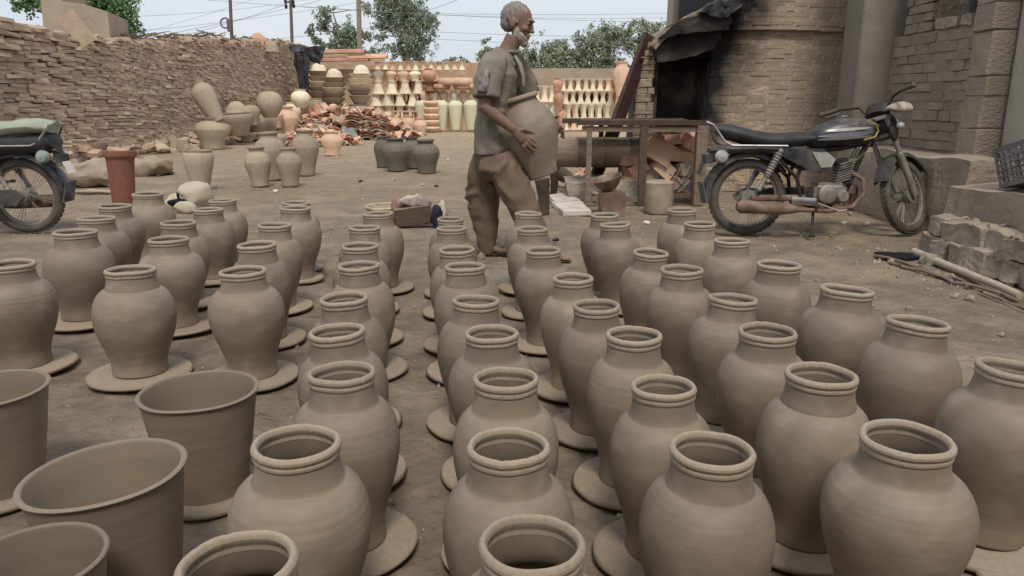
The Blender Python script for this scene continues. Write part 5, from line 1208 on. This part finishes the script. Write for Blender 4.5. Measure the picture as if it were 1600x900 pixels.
# head
hc0 = L_(808, 37); hr = Euler((0, R(14), R(-14))).to_matrix()
def hp_(x, y, z): return hc0+hr @ Vector((x, y, z))
def hb(mb, c, r, rot=None):
    tmp = MB(); tmp.ball((0, 0, 0), r, rot, 20, 14); mb.add([hr @ (Vector(v)+Vector(c))+hc0 for v in tmp.v], tmp.f)
hb(body, (-.012, 0, .035), (.1, .077, .09)); hb(body, (.03, 0, .0), (.066, .062, .095)); hb(body, (.042, 0, -.055), (.052, .05, .055)); hb(body, (.065, 0, -.095), (.026, .028, .022))
hb(body, (.085, 0, .035), (.02, .045, .014)); hb(body, (.1, 0, -.005), (.013, .011, .028), (0, R(-18), 0)); hb(body, (.108, 0, -.026), (.017, .017, .012)); hb(body, (.088, 0, -.062), (.016, .024, .006)); hb(body, (.087, 0, -.073), (.014, .022, .006))
for s_ in (-1, 1):
    hb(body, (.08, .032*s_, .014), (.013, .015, .01)); hb(body, (.066, .042*s_, -.02), (.024, .02, .02)); hb(body, (-.008, .079*s_, -.005), (.02, .009, .032), (0, R(-10), R(12*s_)))
# right arm (towards the camera)
def P3(px, py, y): return L_(px, py, y)
sR, eR, wR = P3(768, 100, -.17), P3(757, 168, -.25), P3(803, 203, -.235)
body.loft([sR, sR.lerp(eR, .3), sR.lerp(eR, .7), eR, eR.lerp(wR, .25), eR.lerp(wR, .6), wR], [.058, .05, .044, .042, .042, .034, .027], seg=12)
def hand(mb, w, pd, side, fingers, thumb):
    """w wrist, pd palm direction end, fingers = list of chains"""
    mb.loft([w, w.lerp(pd, .35), pd], [(.028, .02), (.038, .018), (.04, .014)], side, 12)
    for ch, r_ in fingers: mb.loft(ch, [r_, r_*1.0, r_*.92, r_*.75], seg=8); mb.ball(ch[-1], r_*.76, seg=8, rings=6)
    mb.loft(thumb, [.013, .012, .0105, .008], seg=8); mb.ball(thumb[-1], .0085, seg=8, rings=6)
pR = P3(819, 217, -.212)
fR = []
for k, (bx_, by_, ex, ey, l_) in enumerate(((823, 213, 839, 223, 1.0), (820, 217, 838, 230, 1.0), (817, 221, 834, 236, 1.0), (813.5, 224.5, 828, 240, .95))):
    a = P3(bx_, by_, -.208); d = P3(ex, ey, -.196); m1 = a.lerp(d, .36)+Vector((0, -.012, .003)); m2 = a.lerp(d, .7)+Vector((0, -.006, 0))
    fR.append(([a, m1, m2, d], [.0095, .010, .0095, .008][k]))
thR = [P3(808, 205, -.228), P3(818, 202, -.226), P3(828, 205, -.217), P3(838, 210, -.205)]
hand(body, wR, pR, (.3, .2, 1), fR, thR)
# left arm behind the jar
sL, eL, wL = P3(802, 102, .17), P3(832, 160, .26), P3(862, 194, .2)
body.loft([sL, sL.lerp(eL, .3), sL.lerp(eL, .7), eL, eL.lerp(wL, .25), eL.lerp(wL, .6), wL], [.058, .05, .044, .042, .042, .034, .027], seg=12)
pL = P3(874, 206, .14); fL = []
for k in range(4):
    a = P3(875+.5*k, 198+5*k, .12); fL.append(([a, a+Vector((.016, -.022, -.004)), a+Vector((.02, -.045, -.008)), a+Vector((.012, -.068, -.01))], .0095))
hand(body, wL, pL, (0, .2, 1), fL, [P3(863, 190, .18), P3(867, 184, .16), P3(871, 182, .14), P3(873, 182, .12)])
# legs and feet
def leg(hip, knee, ank, toe, far=False):
    body.loft([hip, hip.lerp(knee, .5), knee, knee.lerp(ank, .35), knee.lerp(ank, .8), ank], [.085, .075, .055, .055, .036, .034], seg=12)
    h_ = ank+Vector((-.055, 0, -.045)); body.loft([h_, ank+Vector((.03, 0, -.035)), ank+Vector((.11, 0, -.05)), ank+Vector((toe, 0, -.062))], [(.032, .028), (.04, .035), (.045, .022), (.035, .012)], (0, 1, 0), 12)
    for k in range(5): a = ank+Vector((toe-.01, -.032+.016*k, -.062)); body.loft([a, a+Vector((.028-.004*k, 0, 0)), a+Vector((.04-.005*k, 0, -.003))], [.011, .011, .007], seg=6)
legF = (L_(786, 240, -.09), L_(813, 312, -.12), L_(842, 394, -.12)); legB = (L_(772, 240, .09), L_(750, 318, .11), L_(758, 397, .11))
for lg in (legF, legB): lg[2].z = .085
leg(*legF, .17); leg(*legB, .17)
remesh('body', body, .0058, M['skin'], man, 3)
# sandals
for lg in (legF, legB):
    a = lg[2]; q = MB(); q.loft([(a.x-.09, a.y, .008), (a.x, a.y, .008), (a.x+.12, a.y, .008), (a.x+.215, a.y, .008)], [(.035, .008), (.038, .008), (.05, .008), (.035, .006)], (0, 1, 0), 14)
    q.loft([(a.x+.1, a.y-.05, .02), (a.x+.11, a.y, .058), (a.x+.1, a.y+.05, .02)], [(.02, .004)]*3, (1, 0, 0), 8); q.build('sandal', M['leather'], man)
# hair, beard, eyes
hair = MB(); hb(hair, (-.018, 0, .038), (.101, .081, .094)); hb(hair, (-.055, 0, -.01), (.055, .066, .055)); hb(hair, (.0, .0, .01), (.036, .081, .055))
o = remesh('hair', hair, .006, M['hair'], man, 2, fn=lambda c, n: c+n*(.007*noise.noise(Vector((c.x*70, c.y*70, c.z*30)))+.004*noise.noise(c*160)-.003))
def cut(o, cond):
    bm = bmesh.new(); bm.from_mesh(o.data)
    bad = [v for v in bm.verts if cond(hr.transposed() @ (v.co-hc0))]; bmesh.ops.delete(bm, geom=bad, context='VERTS'); bm.to_mesh(o.data); bm.free()
cut(o, lambda p: (p.x > (.062 if p.z > .075 else .03) and p.z < .2) or (p.x > .01 and p.z > .06+(.06-abs(p.y))*.1 and False) or (p.x > -.005 and p.z < .0))
br = MB(); hb(br, (.046, 0, -.078), (.05, .056, .044)); hb(br, (.07, 0, -.102), (.032, .034, .03)); hb(br, (.0985, 0, -.051), (.011, .028, .009))
for s_ in (-1, 1): hb(br, (.02, .054*s_, -.05), (.024, .012, .045)); hb(br, (.044, .046*s_, -.065), (.034, .013, .026))
o = remesh('beard', br, .0055, M['beard'], man, 2, fn=lambda c, n: c+n*(.005*noise.noise(c*110)-.002))
for s_ in (-1, 1):
    q = MB(); hb(q, (.088, .032*s_, .013), (.008, .011, .006)); q.build('eye', M['eye'], man)
    q = MB(); hb(q, (.094, .033*s_, .036), (.008, .022, .006)); q.build('eyebrow', M['hair'], man)
# trousers
tr = MB()
tr.loft([L_(774, 214), L_(775, 240), L_(776, 262), L_(778, 278)], [(.13, .1), (.15, .115), (.185, .13), (.13, .08)], (0, 1, 0), 20)
tr.loft([L_(766, 240, .07), L_(757, 275, .09), L_(753, 308, .1), L_(757, 335, .105), L_(760, 360, .11), L_(759, 386, .11), L_(758, 396, .11)], [(.1, .1), (.105, .12), (.105, .115), (.092, .095), (.078, .078), (.062, .058), (.056, .052)], (0, 1, 0), 18)
tr.loft([L_(786, 240, -.07), L_(795, 275, -.09), L_(808, 305, -.11), L_(822, 330, -.12), L_(835, 360, -.12), L_(842, 388, -.12)], [(.1, .1), (.105, .11), (.1, .105), (.098, .098), (.082, .08), (.062, .06)], (0, 1, 0), 18)
def folds(amp, seed, diag):
    def fn(c, n):
        w = c.z*9+diag*c.x*14+2.5*noise.noise(c*5+Vector((seed, 0, 0)))
        r_ = 1-abs(noise.noise(Vector((c.x*5+seed, c.y*5, w*.55))))*2
        return c+n*amp*((r_-.4)+.5*noise.noise(c*14))
    return fn
remesh('trousers', tr, .0095, M['trouser'], man, 5, fn=folds(.02, 3, 1))
# shirt
st = MB()
st.loft([L_(771, 241), L_(771, 232), L_(771, 205), L_(773, 170), L_(777, 140), L_(781, 115), L_(783, 100), L_(787, 90), L_(791, 83)],
        [(.17, .13), (.172, .132), (.165, .122), (.155, .112), (.165, .118), (.18, .118), (.178, .105), (.135, .088), (.085, .07)], (0, 1, 0), 24)
st.loft([P3(774, 97, -.13), P3(768, 108, -.19), P3(762, 130, -.22), P3(760, 153, -.235)], [.085, .085, .082, .084], seg=16)
st.loft([P3(800, 97, .13), P3(806, 108, .18), P3(819, 128, .215), P3(825, 146, .235)], [.085, .082, .078, .078], seg=16)
remesh('shirt', st, .0085, M['shirt'], man, 5, fn=folds(.015, 9, .3))
q = MB(); q.loft([P3(762, 112, -.265), P3(757, 128, -.28), P3(754, 146, -.29)], [(.03, .05), (.04, .055), (.036, .052)], (1, 0, 0), 14); 
o = remesh('sleeve_embroidery', q, .008, M['embroid'], man, 2)
q = MB(); q.loft([L_(803, 86, -.035), L_(812, 100, -.06), L_(817, 118, -.065), L_(818, 134, -.06)], [(.012, .012), (.024, .014), (.022, .014), (.014, .01)], (.3, .95, 0), 10); o = q.build('placket', M['placket'], man)
q = MB(); c_ = L_(791, 82); q.torus(c_, .072, .012, 'Z', 24, 8); o = q.build('collar', M['shirt'], man)

# the jar he carries
cb, ct_ = P(847, 275, MY-.03), P(810, 150, MY-.03)
ax = (ct_-cb); Hj = ax.length; rot = ax.to_track_quat('Z', 'Y')
cj = thing('clay_jar', 'big clay jar held against the chest by the walking man', 'jar', cb)
cj.rotation_mode = 'QUATERNION'; cj.rotation_quaternion = rot; cj.scale = (.187, .187, Hj)
big_k = [(0, 0), (.55, 0), (.58, .02), (.6, .08), (.72, .2), (.88, .35), (.98, .48), (1.0, .57), (.96, .68), (.85, .78), (.68, .855), (.58, .9), (.56, .93), (.57, .95), (.5, .95), (.5, .9), (.7, .8), (.85, .6), (.5, .2), (0, .1)]
q = MB(); q.lathe(big_k, 56, jit=.015, seed=4); q.build('body', M['clay'], cj)
q = MB(); q.lathe([(.55, .94), (.64, .945), (.67, .96), (.67, .985), (.62, 1.0), (.54, .995), (.5, .96), (.5, .94)], 56, closed=True, jit=.02, seed=3); q.build('rim', M['clay_rim'], cj)

# ------------------------------------------------------------------ trees, bushes, poles, cables behind the yard
def leaves(mb, centres, n, size, seed, droop=.3):
    rr = random.Random(seed); tot = sum(c[3]**2 for c in centres)
    for (x, y, z, r_) in centres:
        k = int(n*r_*r_/tot)
        sub = [(rr.gauss(0, .5), rr.gauss(0, .5), rr.gauss(0, .45)) for _ in range(max(8, int(k/22)))]
        for i in range(k):
            s_ = sub[rr.randrange(len(sub))]
            p = Vector((x+r_*(s_[0]+rr.gauss(0, .12)), y+r_*(s_[1]+rr.gauss(0, .12)), z+r_*(s_[2]*.9+rr.gauss(0, .13))))
            l_ = size*rr.uniform(.6, 1.5); d = Vector((rr.gauss(0, 1), rr.gauss(0, 1), rr.gauss(0, .6)-droop)).normalized()*l_
            w_ = d.cross(Vector((rr.gauss(0, 1), rr.gauss(0, 1), rr.gauss(0, 1)))).normalized()*l_*.3
            mb.add([p, p+d*.5+w_, p+d, p+d*.5-w_], [(0, 1, 2, 3)])
def tree(name, label, trunk_px, Y, blobs, mleaf, n, size, seed, group=None, trunk_r=.18, droop=.3):
    base = P(trunk_px[0][0], 160, Y); base.z = 0
    t = thing(name, label, 'tree' if name != 'bush' else 'bush', base, 0, group)
    pts = [P(a, b_, Y)-base for a, b_ in trunk_px]; pts = [Vector((pts[0].x, 0, 0))]+pts
    q = MB(); q.loft(pts, [trunk_r*(1-.7*i/(len(pts)-1)) for i in range(len(pts))], seg=9)
    cs_ = []
    sc = Y/F
    for (bx_, by_, br_) in blobs:
        rr = random.Random(int(bx_*3+by_)); c = P(bx_, by_, Y+rr.uniform(-1, 1)*br_*sc*.8)-base; cs_.append((c.x, c.y, c.z, br_*sc))
        k = min(range(len(pts)), key=lambda i: (pts[i]-c).length+ (5 if pts[i].z > c.z else 0)); a = pts[k]
        q.loft([a, a.lerp(c, .5)+Vector((0, 0, .1*br_*sc)), c], [trunk_r*.32, trunk_r*.2, trunk_r*.07], seg=5)
    q.build('trunk', M['bark'], t)
    q = MB(); leaves(q, cs_, n, size, seed, droop); q.build('crown', M[mleaf], t, smooth=False, recalc=False)
tree('eucalyptus_tree', 'tall eucalyptus tree with drooping open crown right of the wooden pole', [(637, 95), (637, 60), (640, 20), (632, -10)], 55,
     [(610, 10, 26), (640, 20, 28), (625, 40, 26), (655, 40, 22), (648, 62, 24), (668, 30, 14), (600, 35, 16), (612, 78, 14), (650, 85, 20), (625, -5, 26), (595, 55, 10), (662, 62, 12), (635, 90, 14), (600, 3, 14), (620, 70, 12)], 'leaf', 15000, .15, 1, trunk_r=.2, droop=1)
tree('eucalyptus_tree', 'smaller eucalyptus tree with split crown left of the wooden pole', [(533, 80), (530, 50), (520, 20)], 50,
     [(508, 15, 12), (506, 40, 12), (487, 48, 10), (495, 62, 9), (530, 50, 16), (545, 45, 14), (540, 65, 15), (555, 62, 12), (520, 70, 13), (560, 75, 12), (512, 28, 8), (505, 70, 8), (575, 55, 10), (582, 80, 12), (572, 14, 9)], 'leaf', 8000, .13, 2, trunk_r=.13, droop=1)
tree('leafy_tree', 'dense bright green tree behind the mud block on the left', [(150, 60), (150, 30), (150, 10)], 24,
     [(110, -5, 34), (150, -12, 36), (175, 20, 26), (185, 40, 24), (165, 45, 26), (200, 50, 14), (30, 10, 10), (45, 5, 18), (190, 65, 16), (175, 0, 24), (204, 66, 10), (155, 20, 26), (120, 20, 24)], 'leaf3', 22000, .09, 3, trunk_r=.16)
for i, (x0, tops) in enumerate(((850, 66), (885, 60), (922, 48), (958, 36), (995, 30), (1030, 34), (1062, 30))):
    rr = random.Random(i+70); bl_ = []
    for k in range(17): bl_.append((x0+rr.uniform(-26, 26), tops+8+(112-tops)*rr.random()**1.2, rr.uniform(10, 19)))
    tree('bush', 'feathery grey green thorn bush beyond the far wall, %s from the left' % ordn[i].replace('nearest', 'first'), [(x0, 108), (x0+4, tops+20)], 44+(i % 3)*1.2, bl_, 'leaf2', 5200, .13, 40+i, 'thorn bushes beyond the far wall', .08, .1)
tree('bush', 'small bush top showing between the brick wall and the man', [(760, 108), (760, 92)], 46, [(752, 88, 10), (764, 76, 9), (775, 84, 9), (758, 64, 5)], 'leaf2', 900, .14, 60, None, .06)
tree('bush', 'far low bushes above the orange brick wall', [(705, 110), (705, 98)], 90, [(698, 98, 6), (706, 96, 6), (722, 99, 8), (712, 99, 6), (730, 100, 5)], 'leaf', 700, .3, 61, None, .06)

def upole(px, ytop, ybase, Y, r_, m_, label, extras=()):
    a = P(px, ybase, Y); b_ = P(px-1, ytop, Y); t = thing('utility_pole', label, 'pole', (a.x, Y, 0))
    q = MB(); q.loft([(0, 0, 0), (b_.x-a.x, 0, b_.z)], [r_*1.2, r_*.8], seg=10); q.build('shaft', M[m_], t)
    return t, b_
t, tp = upole(358, -60, 78, 34, .075, 'poleiron', 'thin reddish utility pole with a cable coil above the brick wall')
q = MB(); q.torus(P(352, 36, 34)-t.location, .2, .04, 'Y', 22, 7); q.build('cable_coil', M['wire'], t)
q = MB(); q.box(P(359, 40, 34)-t.location, (.18, .2, .5)); q.build('junction_box', M['poleiron'], t)
t, tp = upole(453, -60, 80, 36, .075, 'poleiron', 'thin utility pole with insulators near the black tarp')
for x_, y_ in ((446, 2), (458, 3), (447, 10), (459, 9)): q = MB(); q.ball(P(x_, y_, 36)-t.location, (.07, .07, .11)); q.build('insulator', M['frame_black'], t)
q = MB(); q.box(P(452, 3, 36)-t.location, (.45, .06, .06)); q.build('cross_arm', M['poleiron'], t)
upole(560, -60, 95, 40, .13, 'bark', 'thick wooden pole between the two eucalyptus trees')
wires = [((150, 74, 30), (640, -40, 48)), ((150, 28, 40), (500, -4, 60)), ((100, 82, 45), (450, -20, 60)), ((250, 64, 34), (356, 36, 34)), ((356, 36, 34), (452, 4, 36)), ((356, 66, 34), (560, 44, 40)), ((470, 10, 40), (1400, 30, 50)), ((560, 18, 40), (1400, 2, 52)), ((560, 44, 40), (1400, 48, 52)), ((560, 54, 40), (1400, 66, 52)), ((640, 22, 38), (740, -12, 30)), ((300, -2, 40), (1100, 26, 60)), ((100, 58, 44), (560, 4, 48))]
WL = ['rising from behind the brick wall to the top of the wooden pole', 'high at the top left of the sky', 'steep one behind the left poles', 'running from the left up to the coil on the first pole', 'from the coil to the insulators of the second pole', 'low from the first pole to the wooden pole', 'rising right from the second pole, uppermost', 'rising right from the wooden pole to the kiln post', 'level one behind the eucalyptus trees', 'lowest one behind the eucalyptus trees', 'steep one right of the tall eucalyptus', 'long one above the head of the man', 'slanting one left of the wooden pole']
for i, (a, b_) in enumerate(wires):
    p0, p1 = P(*a), P(*b_); q = MB(); pts = []
    for k in range(17): f_ = k/16; p = p0.lerp(p1, f_); p.z -= .012*(p1-p0).length*4*f_*(1-f_); pts.append(p)
    q.loft(pts, [.009]*17, seg=5); o = q.build('power_cable', M['wire']); tag(o, 'thin overhead cable, '+WL[i], 'cable', 'overhead cables')
